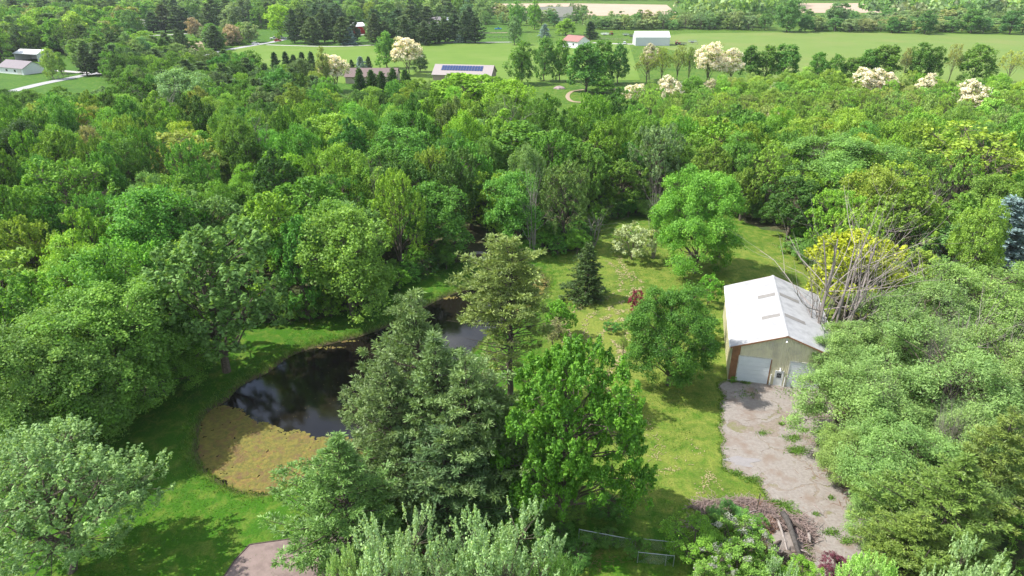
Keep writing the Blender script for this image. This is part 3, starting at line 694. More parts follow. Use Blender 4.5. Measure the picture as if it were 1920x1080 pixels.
# dry clippings in mower rows
rows = [[(1060, 690), (1085, 660), (1070, 630), (1062, 600), (1090, 575), (1135, 560), (1165, 540), (1160, 510), (1140, 490)], [(1068, 700), (1100, 650), (1095, 615), (1110, 590), (1150, 575), (1185, 550), (1180, 520), (1160, 490)],
        [(1105, 680), (1120, 640), (1145, 610), (1170, 600), (1175, 640), (1150, 690), (1125, 720)], [(1060, 640), (1055, 665), (1045, 700)], [(1140, 580), (1175, 560), (1200, 540)], [(1155, 470), (1170, 500), (1205, 530)],
        [(1130, 600), (1160, 585), (1190, 580)], [(1100, 720), (1150, 735), (1190, 740)], [(1225, 800), (1235, 840), (1228, 860)], [(1205, 870), (1240, 850), (1290, 868), (1330, 900)], [(1310, 925), (1325, 905), (1335, 890)],
        [(1290, 820), (1310, 850)], [(1325, 885), (1350, 915), (1372, 935)], [(1420, 470), (1450, 480), (1478, 495)], [(1440, 455), (1470, 468)], [(1200, 760), (1215, 790), (1218, 820)], [(1085, 700), (1120, 705)], [(1190, 930), (1230, 890), (1270, 880)], [(1150, 640), (1165, 660), (1160, 680)]]
V = []; Fq = []
for ri, rw in enumerate(rows):
    boost = ri < 8 or ri == 18
    for c in smooth_poly([at(*p) for p in rw], 22, closed=False):
        for q in range(3):
            if rng.rand() < (.3 if boost else .55) or (not boost and wob(c[0], c[1], 1.9) < -.1) or (boost and wob(c[0], c[1], 2.2) < -.35): continue
            p = c + rng.normal(size=2) * .3; a = rng.rand() * 3; L = rng.uniform(.06, .24) * (1.5 if boost else .8); W_ = rng.uniform(.03, .08) * (1.5 if boost else .9); k = 7; n = len(V)
            for t in range(k):
                th = 6.28 * t / k; rr = rng.uniform(.6, 1.2); u = L * rr * math.cos(th); v_ = W_ * rr * math.sin(th)
                V.append((p[0] + u * math.cos(a) - v_ * math.sin(a), p[1] + u * math.sin(a) + v_ * math.cos(a), .05 + .02 * rng.rand()))
            V.append((p[0], p[1], .10)); Fq += [(n + t, n + (t + 1) % k, n + k) for t in range(k)]
me = bpy.data.meshes.new('hay_clippings'); me.from_pydata(V, [], Fq); me.materials.append(M['hay'])
tag(link('hay_clippings', me), 'dry tan grass clippings lying in curved mower rows on the clearing', 'clippings', kind='stuff')
# floating algae mat + pads
mat_px = [(372,835),(377,795),(395,772),(412,764),(432,766),(447,769),(458,778),(470,783),(476,796),(497,794),(506,802),(521,806),(534,816),(552,810),(566,812),(586,826),(612,822),(650,824),(690,822),(740,806),(715,830),(670,858),(628,878),(588,898),(545,908),(502,926),(455,922),(420,906),(392,886),(375,862)]
mp = np.array([at(x, y, WZ) for x, y in mat_px]); M['algae'] = mat('algae_mat', (.20, .16, .034), .85, 2.4, (.14, .085, .035), .8, c3=(.085, .09, .02), scale2=1.1, thr=(.4, .6))
q = []
for i in range(len(mp)):
    a_, b_ = mp[i], mp[(i + 1) % len(mp)]; k = max(1, int(np.hypot(*(b_ - a_)) / .3))
    for j in range(k): p = a_ + (b_ - a_) * j / k; q.append(p + .12 * np.array([wob(p[0], p[1], 2.5), wob(p[0] + 9, p[1], 2.5)]))
q = np.array(q); l_, h_ = q.min(0) - .5, q.max(0) + .5; sx_ = .14
AX, AY = np.meshgrid(np.arange(l_[0], h_[0], sx_), np.arange(l_[1], h_[1], sx_)); ad_ = dist_poly(q, AX, AY); ai_ = inside(q, AX, AY); sd_ = np.where(ai_, ad_, -ad_)
keep = inside(pond, AX, AY) & (sd_ + .35 * wob(AX, AY, 2.2) > 0) & (wob(AX + 40, AY, 1.7) + .6 * wob(AX, AY + 11, 4.5) > -.62 - .12 * np.clip(sd_, 0, 3))
ny2, nx2 = AX.shape; VZ = WZ + .008 + .012 * (1 + wob(AX, AY, 6)) * .5; I2 = np.arange(nx2 * ny2).reshape(ny2, nx2); kk = keep[:-1, :-1]
AV = np.stack([AX + .04 * wob(AX, AY, 9), AY + .04 * wob(AY, AX, 9), VZ], -1).reshape(-1, 3)
am = link('algae_mat', mesh_np('algae_mat', AV, np.stack([I2[:-1, :-1][kk], I2[:-1, 1:][kk], I2[1:, 1:][kk], I2[1:, :-1][kk]], -1), [M['algae']])); tag(am, 'yellow and tan algae mat covering the near end of the pond', 'algae', kind='stuff')
mats_poly = np.array(q); V = []; Fq = []
def pad(x, y, r, z):
    n = len(V); k = 7; V.append((x, y, z + .02))
    for t in range(k): th = 6.28 * t / k + rng.rand() * .3; rr = r * rng.uniform(.65, 1.25); V.append((x + rr * math.cos(th), y + rr * math.sin(th), z))
    Fq.extend([(n, n + 1 + t, n + 1 + (t + 1) % k) for t in range(k)])
bx = mats_poly.min(0); bX = mats_poly.max(0)
X_ = rng.uniform(bx[0] - .6, bX[0], 14000); Y_ = rng.uniform(bx[1], bX[1] + .6, 14000)
k_ = inside(pond, X_, Y_) & (inside(mats_poly, X_, Y_) | (dist_poly(mats_poly, X_, Y_) < .35)) & (wob(X_, Y_, .9) > -.55)
for x, y in zip(X_[k_][:4200], Y_[k_][:4200]): pad(x, y, rng.uniform(.07, .26), WZ + .012 + rng.rand() * .025)
for cx, cy, rx, ry, n in [(1008, 528, 16, 12, 420), (1015, 545, 8, 8, 120), (985, 582, 22, 8, 260), (836, 558, 30, 3, 90), (900, 535, 34, 2, 60), (780, 588, 16, 3, 50), (600, 652, 40, 2, 60), (640, 640, 30, 2, 40)]:
    for j in range(n):
        p = at(cx + rng.normal() * rx * .5, cy + rng.normal() * ry * .5, WZ)
        if inside(pond, p[0], p[1]): pad(p[0], p[1], rng.uniform(.06, .22), WZ + .01 + rng.rand() * .02)
for j in range(40):
    p = at(rng.uniform(480, 640), rng.uniform(680, 790), WZ)
    if inside(pond, p[0], p[1]): pad(p[0], p[1], .05, WZ + .008)
me = bpy.data.meshes.new('floating_pads'); me.from_pydata(V, [], Fq); me.materials.append(mat('pad_leaf', (.19, .16, .032), .8, 2.0, (.09, .095, .02), c3=(.13, .085, .035), scale2=.9))
tag(link('floating_pads', me), 'small yellow green pads floating over the algae and along the pond rim', 'pads', kind='stuff')

# ------------------------------------------------------------------ trees one can point at
G_MID = (.066, .143, .020); G_DEEP = (.040, .095, .016); G_BRIGHT = (.105, .20, .022); G_LIME = (.105, .205, .020); G_BLUE = (.085, .150, .055); G_SILV = (.17, .25, .125)
G_OLIVE = (.145, .185, .045); G_TAN = (.20, .175, .11); PINE = (.098, .155, .052); PINE_D = (.06, .105, .04); PINE_Y = (.12, .165, .045); SPR = (.03, .07, .022); SPR_B = (.15, .21, .21); WIL = (.112, .182, .056)
B = 'broadleaf_tree'
tree('full', 1325, 316, 196, (.078, .185, .022), B, 'big round bright green maple standing alone on the clearing behind the barn', base=512, key='full00')
tree('full', 1272, 545, 184, (.045, .115, .016), B, 'deep green round tree growing against the left side of the metal barn', base=722, key='full01')
tree('broad', 1068, 652, 315, (.058, .148, .016), B, 'large fresh green maple at the bottom between the pines and the lawn', base=985, key='maple01')
tree('broad', 368, 425, 285, (.072, .145, .035), B, 'grey green tree with a bare leaning trunk on the left bank of the pond', base=697)
tree('full', 165, 545, 330, (.075, .155, .024), B, 'wide leafy tree with a double trunk on the lawn left of the algae', base=785)
tree('full', 265, 560, 200, (.07, .15, .022), B, 'mid green tree between the double trunked tree and the leaning trunk', base=740)
tree('full', 45, 610, 300, (.08, .15, .03), B, 'broad green tree at the left edge of the photo level with the algae mat', base=850)
tree('silver', 40, 825, 400, (.105, .175, .062), 'silver_leaved_tree', 'pale silvery tree filling the bottom left corner', h=14)
tree('silver', 735, 985, 240, (.155, .23, .105), 'silver_leaved_tree', 'silver leaved treetop at the bottom edge left of the mulch bed', h=17)
tree('silver', 935, 975, 260, (.155, .23, .105), 'silver_leaved_tree', 'silver leaved treetop at the bottom edge right of the mulch bed', h=17)
tree('silver', 655, 1035, 130, (.15, .235, .09), 'silver_leaved_tree', 'small silver leaved top at the bottom edge over the patio side', h=14)
tree('silver', 1040, 1035, 130, (.12, .22, .06), 'silver_leaved_tree', 'greener silver top at the bottom edge left of the shaded fence', h=14)
tree('silver', 1835, 1035, 200, (.155, .23, .105), 'silver_leaved_tree', 'silver leaved treetop at the bottom edge in the right corner', h=17)
tree('silver', 1470, 1062, 120, (.155, .23, .105), 'silver_leaved_tree', 'small silver leaved top at the bottom edge beside the red shrub', h=12)
tree('silver', 1640, 1040, 130, (.18, .30, .09), 'silver_leaved_tree', 'pale shoots at the bottom edge where the concrete yard leaves the photo', h=12)
# pines
tree('pine', 775, 546, 225, PINE, 'pine_tree', 'grey green pine rising over the pond, rearmost of the foreground pines', base=905)
tree('pine', 872, 662, 240, PINE, 'pine_tree', 'wide blue green pine beside the fresh green maple', base=985)
tree('pine', 722, 672, 235, PINE, 'pine_tree', 'dense blue green pine overhanging the near shore of the pond', base=950)
tree('pine', 632, 822, 270, (.09, .17, .04), 'pine_tree', 'bright green pine in front of the algae, lowest of the foreground pines', base=1065)
tree('pine', 815, 632, 290, PINE, 'pine_tree', 'broad full pine in the middle of the foreground pine group', base=950)
tree('pine', 918, 700, 190, (.09, .135, .05), 'pine_tree', 'pine squeezed between the pine group and the fresh green maple', base=955)
tree('pine', 830, 800, 260, PINE_D, 'pine_tree', 'dark pine in the shade above the mulch bed', base=1015)
tree('pineopen', 955, 446, 205, PINE_Y, 'pine_tree', 'tall yellowish pine with a bare dark lower trunk on the right bank of the pond', base=758)
tree('pine', 1815, 860, 260, (.092, .150, .030), 'pine_tree', 'yellow green pine at the lower right below the willows', h=12)
tree('pine', 1905, 770, 200, (.105, .155, .032), 'pine_tree', 'yellow green pine cut by the right edge of the photo', h=13)
tree('pine', 1735, 965, 170, (.10, .155, .03), 'pine_tree', 'small yellow green pine left of the large lower right pine', h=8)
# willows on the right
for (px, yt, wp_, h, c, lb) in [(1588, 640, 130, 7, WIL, 'willow leaning over the right hand roller door of the barn'), (1612, 612, 190, 8, WIL, 'willow crown just right of the barn roof below the dead branches'),
        (1735, 545, 260, 10.5, WIL, 'large grey green willow behind the middle of the willow thicket'), (1850, 500, 260, 11, (.11, .19, .05), 'greener willow at the rear of the thicket near the right edge'),
        (1640, 690, 260, 10, WIL, 'grey green willow over the right edge of the concrete yard'), (1790, 640, 300, 11.5, WIL, 'tallest rounded willow in the middle of the thicket'),
        (1905, 640, 240, 11, WIL, 'willow cut by the right edge of the photo'), (1715, 800, 260, 9.5, (.105, .175, .05), 'willow nearest the yard in front of the thicket'), (1600, 810, 150, 5.5, (.12, .19, .055), 'low willow bough reaching over the concrete slabs'),
        (1860, 790, 220, 10, WIL, 'willow behind the yellow green pines'), (1665, 930, 150, 5, (.12, .20, .06), 'low bushy willow beside the narrow end of the yard')]:
    tree('willow', px, yt, wp_, c, 'willow_tree', lb, h=h)
tree('dead', 1600, 398, 250, G_MID, 'dead_tree', 'bare grey dead tree fanning up beside the barn roof', base=672)
tree('dead', 1650, 410, 190, G_MID, 'dead_tree', 'bare grey dead tree right of the dead fan beside the barn roof', base=660)
tree('dead', 1560, 500, 120, G_MID, 'dead_tree', 'thin bare dead tree leaning over the far eave of the barn', base=668)
tree('dead', 1745, 470, 150, G_MID, 'dead_tree', 'bare dead tree poking out of the willow thicket behind its middle', h=12.5)
tree('dead', 1835, 560, 130, G_MID, 'dead_tree', 'bare dead tree poking out of the thicket near the right edge', h=12.5)
tree('broad', 1622, 432, 200, (.20, .24, .018), B, 'bright yellow green tree glowing behind the dead grey branches', base=600)
tree('broad', 1700, 470, 130, (.15, .21, .03), B, 'small yellow green tree right of the bright yellow tree', h=7)
tree('full', 1600, 262, 250, (.085, .165, .035), B, 'wide soft green tree standing behind the lawn right of the round maple', h=16)
tree('broad', 1500, 330, 130, G_DEEP, B, 'dark green tree right behind the round maple on the clearing', base=448)
tree('airy', 1850, 235, 260, (.13, .19, .025), 'locust_tree', 'open yellow green tree with a leaning dark trunk near the right edge', base=395)
tree('spruce', 1906, 370, 125, SPR_B, 'blue_spruce', 'silver blue spruce at the right edge of the photo', base=492)
tree('broad', 1800, 420, 160, (.09, .17, .05), B, 'rounded grey green tree left of the silver blue spruce', h=9)
tree('shrub', 1190, 421, 84, (.10, .15, .06), 'flowering_shrub', 'round cream flowering shrub on the lawn left of the round maple', base=487, cat='shrub')
TREES.pop()
for o in [x for x in COL.objects if x.get('category') == 'shrub']:
    o_ = [c for c in o.children if c.name.startswith('crown')][0]; o_.color = (.21, .25, .13, 1)
tree('spruce', 1105, 455, 64, (.045, .085, .022), 'spruce_tree', 'dark green spruce on the clearing between the pond and the hay rows', base=558)
tree('broad', 1050, 562, 66, (.085, .20, .02), 'green_bush', 'bright green bush on the right bank of the pond', base=632, cat='bush')
tree('airy', 1038, 600, 50, (.17, .18, .10), 'half_bare_shrub', 'half bare twiggy shrub in front of the bright green pond bush', base=655, cat='shrub')
tree('airy', 1170, 632, 26, (.10, .17, .03), 'sapling', 'thin young tree on the lawn left of the barn tree', base=664)
tree('shrub', 1149, 603, 36, (.05, .14, .025), 'low_shrub', 'low green clump in the middle of the hay rows', base=622, cat='shrub')
tree('shrub', 1335, 515, 48, (.08, .20, .022), 'green_bush', 'bright green bush against the rear left corner of the barn', base=572, cat='bush')
tree('shrub', 1196, 546, 32, (.12, .022, .035), 'red_leaved_shrub', 'dark red leaved shrub at the left of the barn tree', base=588, cat='shrub')
tree('shrub', 1328, 590, 60, (.09, .18, .03), 'green_bush', 'green bush squeezed between the barn wall and its round tree', base=640, cat='bush')
tree('shrub', 1376, 706, 12, (.08, .2, .02), 'weed_clump', 'small weed clump at the brown corner of the barn', base=718, cat='weed')
# debris surroundings
tree('shrub', 1310, 985, 130, (.09, .185, .022), 'green_bush', 'dense green bush right of the wire fence', base=1050, cat='bush')
tree('blossomshrub', 1400, 1000, 150, (.10, .19, .035), 'flowering_shrub', 'white flowering bush below the brush pile', base=1065, cat='shrub', bcol=(.36, .38, .32))
tree('blossomshrub', 1340, 1050, 120, (.10, .19, .035), 'flowering_shrub', 'white flowering bush at the bottom edge below the dense green bush', base=1120, cat='shrub', bcol=(.36, .38, .32))
tree('shrub', 1372, 948, 70, (.075, .18, .045), 'green_bush', 'blue green nettle clump growing on the brush pile', base=985, cat='bush')
tree('shrub', 1412, 965, 60, (.07, .17, .03), 'green_bush', 'leafy weeds in the middle of the brush pile', base=1000, cat='bush')
tree('shrub', 1345, 955, 40, (.10, .17, .05), 'green_bush', 'pale weeds at the left end of the brush pile', base=975, cat='bush')
tree('shrub', 1572, 1043, 62, (.10, .035, .05), 'red_leaved_shrub', 'purple leaved shrub at the bottom edge beside the concrete yard', base=1085, cat='shrub')
tree('shrub', 1510, 1052, 70, (.11, .22, .03), 'green_bush', 'fresh green bush at the bottom edge left of the purple shrub', base=1095, cat='bush')
tree('shrub', 1195, 1010, 50, (.055, .13, .02), 'green_bush', 'shaded sapling bush growing through the wire fence', base=1042, cat='bush')
tree('shrub', 1655, 880, 70, (.07, .18, .02), 'green_bush', 'bright green weeds under the willows beside the yard', base=930, cat='bush')
# notable forest trees
N_ = [('broad', 870, 134, 180, G_LIME, 'lime green dome of a tree in front of the solar roofed house'), ('broad', 955, 150, 110, (.115, .21, .02), 'bright green tree right of the lime green dome tree'),
      ('airy', 330, 248, 165, (.155, .195, .045), 'golden olive budding tree standing out in the left woods'), ('airy', 95, 190, 120, (.15, .20, .045), 'yellow olive open tree at the left of the woods near the far lawn'),
      ('broad', 35, 225, 90, (.03, .065, .018), 'dark green tree at the left edge of the woods'), ('airy', 160, 235, 70, (.16, .165, .08), 'brownish budding tree in the left woods beside the dark tree'),
      ('broad', 1010, 232, 190, G_MID, 'tall green tree in the woods over the stone ring'), ('broad', 1035, 250, 120, (.06, .15, .02), 'tall narrow green tree in the woods at the clearing corner'),
      ('broad', 640, 395, 190, (.10, .18, .028), 'light green tree at the forest edge over the pond'), 
      ('broad', 560, 330, 170, (.065, .155, .02), 'full green tree in the woods behind the grey green pond tree'), ('broad', 110, 300, 190, (.085, .18, .024), 'broad bright tree in the left woods'),
      ('broad', 1160, 165, 90, (.05, .12, .02), 'dark green tree at the top of the woods beside the sand path'), ('broad', 1345, 220, 120, G_BRIGHT, 'bright green rounded tree behind the clearing maple'),
      ('broad', 760, 240, 170, (.055, .14, .02), 'dark green tree in the middle woods below the lime dome'), ('broad', 620, 215, 140, (.12, .21, .025), 'yellow green tree top in the woods below the brown roofed house'),
      ('broad', 275, 355, 190, (.06, .155, .022), 'vivid green tree behind the grey green pond tree'), ('broad', 1240, 235, 110, (.10, .16, .06), 'pale sage tree in the woods behind the flowering shrub'),
      ('broad', 240, 135, 90, G_MID, 'round green tree by the far lawn and road at left'), ('broad', 330, 130, 110, (.11, .19, .07), 'pale sage tree by the far lawn left of the spruce row')]
tree('broad', 800, 345, 150, (.05, .13, .018), B, 'dark glossy tree at the forest edge left of the stone ring', base=488)
for k_, px, yt, wp_, c, lb in N_: tree(k_, px, yt, wp_, c, 'locust_tree' if k_ == 'airy' else B, lb, h=17 if k_ == 'broad' else 15)
tree('dead', 945, 190, 90, G_MID, 'dead_tree', 'bare branched tree rising from the woods below the lime dome', h=17)
tree('dead', 1115, 395, 70, G_MID, 'dead_tree', 'bare grey branches at the forest edge left of the flowering shrub', base=462)
for px, yt, wp_, h, lb in [(1690, 560, 90, 11.5, 'thin bare stems above the willows right of the dead grey tree'), (1900, 600, 90, 12, 'bare stems above the willows at the right photo edge'), (1780, 610, 100, 12, 'bare stems between the two tallest willows'), (1660, 720, 80, 9.5, 'bare twiggy stems over the yard side willows'), (1800, 760, 100, 10.5, 'bare twiggy stems behind the nearest willow'),
        (480, 215, 60, 16, 'bare stems in the woods below the road spruces'), (1000, 330, 60, 15, 'bare stems in the woods above the stone ring'), (1240, 330, 60, 15, 'bare stems in the woods behind the cream shrub'), (700, 300, 60, 16, 'bare stems in the middle of the near woods'), (1540, 250, 60, 14, 'bare stems at the edge of the airy grove'), (1760, 330, 70, 14, 'bare stems in the woods above the yellow tree')]:
    tree('dead', px, yt, wp_, G_MID, 'dead_tree', lb, h=h)
tree('dead', 300, 165, 80, G_MID, 'dead_tree', 'bare grey tree top in the far part of the left woods', h=14)
# blossoming locusts
for px, yt, wp_, b_, lb in [(1335, 80, 62, 163, 'largest cream blossomed locust left half, before the hay field'), (1375, 90, 54, 163, 'largest cream blossomed locust right half, before the hay field'), (760, 70, 62, 142, 'cream blossomed locust beside the tall poplar'),
        (622, 102, 62, 172, 'cream blossomed locust left of the brown roofed house'), (1190, 158, 54, 205, 'white blossomed locust left of the two by the mown path'), (1255, 142, 50, 212, 'white blossomed locust with clustered thin trunks'),
        (1632, 128, 62, 200, 'white blossomed locust below the middle of the right tree row'), (1668, 134, 44, 200, 'white blossomed locust touching the one below the middle row'), (1828, 150, 66, 228, 'cream blossomed locust below the rightmost big row tree'), (1452, 155, 26, 200, 'smallest white blossomed locust, alone in the airy grove'),
        (1745, 138, 46, 200, 'faded cream blossomed locust between the two larger ones at right'), (1334, 148, 30, 200, 'little cream blossomed locust in the grove below the largest'), (1222, 82, 40, 150, 'cream blossomed locust peeking out beside the white shed'), (1455, 208, 40, 262, 'pale green blossomed tree in the middle of the airy grove')]:
    tree('blossom', px, yt, wp_, (.12, .15, .05), 'flowering_locust', lb, base=b_, bcol=(.88, .83, .72) if wp_ > 42 else (.6, .57, .44))
# mid distance rows
R = random.Random(4)
for i, px in enumerate([672, 694, 714, 736, 758]):
    tree('column', px, 128 + (i % 3) * 3, 21, (.04, .10, .015), 'arborvitae', 'dark columnar evergreen, %s in the row before the brown roofed house' % ('leftmost', 'second from left', 'middle', 'second from right', 'rightmost')[i], base=180 + i, cat='evergreen', group='columnar evergreens by the brown house')
for px, yt, wp_, b_, c, lb in [(674, 106, 20, 136, SPR_B, 'blue spruce behind the brown roofed house'), (658, 112, 14, 136, SPR, 'small dark spruce left of the blue one behind the brown roof'), (690, 106, 14, 130, SPR, 'dark spruce right of the blue one behind the brown roof'),
        (655, 52, 22, 84, SPR_B, 'pale blue spruce on the far side of the gravel track'), (864, 57, 16, 80, SPR_B, 'small blue spruce at the right end of the far pine row'), (1021, 45, 18, 70, SPR_B, 'blue spruce left of the red roofed house'), (1107, 40, 24, 73, SPR, 'dark spruce right behind the red roofed house'),
        (402, 103, 18, 135, SPR, 'dark spruce left end of the spruce row by the country road'), (428, 95, 28, 140, SPR, 'largest dark spruce in the row by the country road'), (565, 98, 20, 145, SPR, 'last dark spruce in the row before the pale tree')]:
    tree('spruce', px, yt, wp_, c, 'spruce_tree', lb, base=b_)
for i, (px, yt) in enumerate([(512, 98), (533, 97), (549, 103), (582, 97)]): tree('spruce', px, yt, 22, (.035, .08, .025), 'spruce_tree', 'dark spruce close in the hedge row beyond the woods, %s' % ('leftmost', 'second', 'third', 'rightmost')[i], base=146)
for px, yt, wp_, b_, c, lb in [(721, 59, 40, 128, (.075, .17, .03), 'tall narrow poplar in front of the gravel track'), (785, 96, 36, 135, PINE_D, 'dark tree tucked under the cream locust'), (470, 94, 40, 145, G_MID, 'light green tree between the dark spruces'), (600, 88, 30, 175, PINE_Y, 'leaning yellow green tree beside the left cream locust'),
        (978, 78, 56, 158, G_MID, 'left tree of the grove behind the mown path'), (1022, 70, 48, 152, (.055, .13, .025), 'second tree of the grove with a clear dark trunk'), (1052, 74, 44, 152, G_MID, 'slim tree in the middle of the grove behind the mown path'), (1102, 82, 72, 172, (.05, .125, .022), 'big dark tree at the bend of the sand path'),
        (1132, 76, 48, 158, (.055, .13, .022), 'dark tree right behind the one at the sand path'), (1163, 82, 40, 156, (.04, .11, .02), 'last tree of the grove, right of the sand path'), (1134, 142, 38, 176, (.09, .19, .03), 'small bright round tree right of the sand path'),
        (965, 30, 30, 84, G_BLUE, 'pale tree left of the blue spruce by the red roofed house'), (968, 2, 30, 60, (.08, .18, .03), 'tall green tree in front of the tilled field'), (1003, 2, 28, 55, (.08, .18, .02), 'second tall green tree in front of the tilled field'), (1062, 35, 36, 66, G_BRIGHT, 'bright tree behind the red roofed house'),
        (1485, 0, 56, 60, (.055, .13, .03), 'tallest dark tree in the hedgerow behind the hay field'), (1515, 30, 32, 60, (.05, .12, .03), 'dark tree at the right foot of the tallest hedgerow tree'), (1575, 5, 48, 56, G_BLUE, 'pale grey green tree in the hedgerow before the tilled field'),
        (1743, 20, 40, 64, (.045, .11, .025), 'dark round tree in the right hedgerow'), (1678, 32, 22, 62, (.05, .13, .03), 'small dark green tree in the right hedgerow'), (1830, 18, 40, 62, (.05, .12, .025), 'dark tree in the right hedgerow near its end'), (1905, 20, 40, 64, (.05, .12, .03), 'dark tree in the right hedgerow at the photo edge'),
        (520, 10, 60, 72, (.13, .23, .02), 'bright lime tree over the parked cars'), (270, 58, 60, 100, G_BRIGHT, 'round bright green tree left of the bare field'), (85, 92, 36, 148, (.13, .2, .04), 'light two stemmed tree beside the grey roofed house'), (105, 98, 24, 138, (.09, .18, .03), 'small green tree by the driveway of the grey roofed house'),
        (360, 33, 30, 70, G_TAN, 'brownish pink budding tree before the far drive'), (430, 46, 40, 85, G_TAN, 'brownish budding tree by the country road'), (445, 60, 22, 84, G_BRIGHT, 'small bright bush tree by the country road'),
        ]:
    tree('full', px, yt, wp_, c, B, lb, base=b_)
ORD = 'leftmost second third fourth fifth sixth seventh eighth ninth tenth eleventh twelfth thirteenth fourteenth fifteenth sixteenth seventeenth eighteenth nineteenth twentieth'.split()
def rowtrees(lst, kind, nm, grp, lab):
    lst = sorted(lst)
    for i, (px, yt, wp_, b_, c) in enumerate(lst): tree(kind, px, yt, wp_, c, nm, lab % ORD[i], base=b_, group=grp)
# pines along the gravel track and by the roads
rowtrees([(px, R.uniform(12, 34) + (8 if px > 700 else 0), R.uniform(30, 42), R.uniform(78, 85), jit(PINE_D, .15)) for px in list(range(545, 660, 19)) + list(range(700, 905, 19))], 'pine', 'pine_tree', 'pines along the gravel track', 'dark pine along the far gravel track, %s from the left')
rowtrees([(px, R.uniform(5, 22), R.uniform(34, 46), R.uniform(58, 66), jit(PINE_D, .2)) for px in [280, 300, 325, 340, 385, 560, 590, 700, 745, 770, 800, 850, 880]], 'pine', 'pine_tree', 'pines behind the far houses', 'dark pine towering behind the far white roofs, %s from the left')
rowtrees([(398, 48, 40, 94, PINE_D), (150, 88, 38, 142, PINE_D), (178, 80, 40, 140, PINE_D), (330, 55, 26, 106, PINE_D), (340, 60, 22, 104, PINE_D), (205, 85, 22, 128, SPR), (310, 92, 24, 125, SPR), (290, 90, 20, 126, SPR), (270, 92, 22, 127, SPR), (250, 92, 20, 128, SPR), (228, 90, 20, 128, SPR)], 'pine', 'pine_tree', 'pines along the country road', 'dark pine by the country road, %s from the left')
# tree row before the hay field
for i, (px, yt, wp_) in enumerate([(1412, 86, 42), (1445, 86, 42), (1480, 84, 52), (1540, 98, 40), (1572, 102, 36), (1602, 108, 34), (1635, 92, 44), (1668, 85, 54), (1735, 80, 54), (1762, 88, 40), (1842, 84, 72)]):
    tree('full', px, yt, wp_, jit((.055, .125, .018), .15), B, 'dark green tree in the row before the hay field, %s from the left' % ORD[i], base=150 + i * .6, group='dark trees in the row before the hay field')
for px, yt, wp_, c, lb in [(1275, 85, 46, G_OLIVE, 'olive willow like tree right of the white shed'), (1215, 100, 46, G_OLIVE, 'olive soft tree in front of the white shed'), (1245, 90, 40, (.14, .19, .03), 'yellow green tree between the two olive ones by the shed'), (1298, 88, 30, (.11, .17, .04), 'slim green tree right of the olive trees'),
        (1705, 90, 22, (.17, .19, .06), 'thin olive tree between the dark row trees'), (1797, 82, 28, (.17, .2, .06), 'thin olive tree left of the rightmost big row tree'), (1908, 95, 44, (.2, .24, .05), 'yellow green open tree at the right edge before the hay field')]:
    tree('airy', px, yt, wp_, c, 'locust_tree', lb, base=155)

# ------------------------------------------------------------------ filler woods
for q_ in ((898, 483), (898, 500), (880, 490), (1905, 500), (1905, 540)): TREES.append((*at(*q_), 6.0))
TR = np.array([(t[0], t[1], t[2]) for t in TREES])
BLOCK = []                                       # keep-clear ground polygons
def clearpoly(pts, z=0): BLOCK.append(np.array([at(x, y, z) for x, y in pts]))
clearpoly([(1846, 462), (2000, 462), (2000, 600), (1846, 600)])
clearpoly([(370, 640), (500, 612), (600, 606), (700, 578), (780, 516), (880, 490), (985, 476), (1090, 470), (1135, 402), (1240, 398), (1400, 420), (1490, 442), (1500, 480), (1560, 540), (1560, 700), (1700, 1100), (300, 1100), (200, 900), (150, 780)])
LAND = {'the stone ring': (898, 481), 'the pond inlet': (1010, 530), 'the leaning pond trunk': (370, 690), 'the golden olive tree': (330, 330), 'the lime green dome': (870, 215), 'the round maple': (1325, 512), 'the cream shrub': (1190, 487), 'the solar roofed house': (872, 160),
        'the brown roofed house': (700, 165), 'the bare forest tree': (945, 280), 'the sand path': (1080, 180), 'the blue spruce': (1915, 450), 'the bright yellow tree': (1622, 585), 'the hay field': (1600, 170), 'the road bend': (130, 170), 'the dark edge tree': (35, 320), 'the barn': (1450, 600), 'the shed': (1220, 190), 'the pond middle': (640, 620), 'the clearing corner': (1130, 405), 'the left lawn': (150, 760), 'the white shed': (1220, 84), 'the red barn': (668, 63), 'the blue pickup': (934, 56), 'the parked cars': (520, 76), 'the carport': (66, 113), 'the far bare field': (350, 90), 'the grey barn': (1039, 38), 'the tallest hedgerow tree': (1485, 60), 'the red roofed house': (1080, 88), 'the right hedgerow end': (1900, 60), 'the pale house gable': (838, 56), 'the hidden white house': (256, 56), 'the willows': (1700, 800), 'the mulch bed': (830, 1010), 'the wood edge': (1490, 445), 'the road spruces': (430, 140)}
LPOS = {k: at(*v) for k, v in LAND.items()}
USED = {}
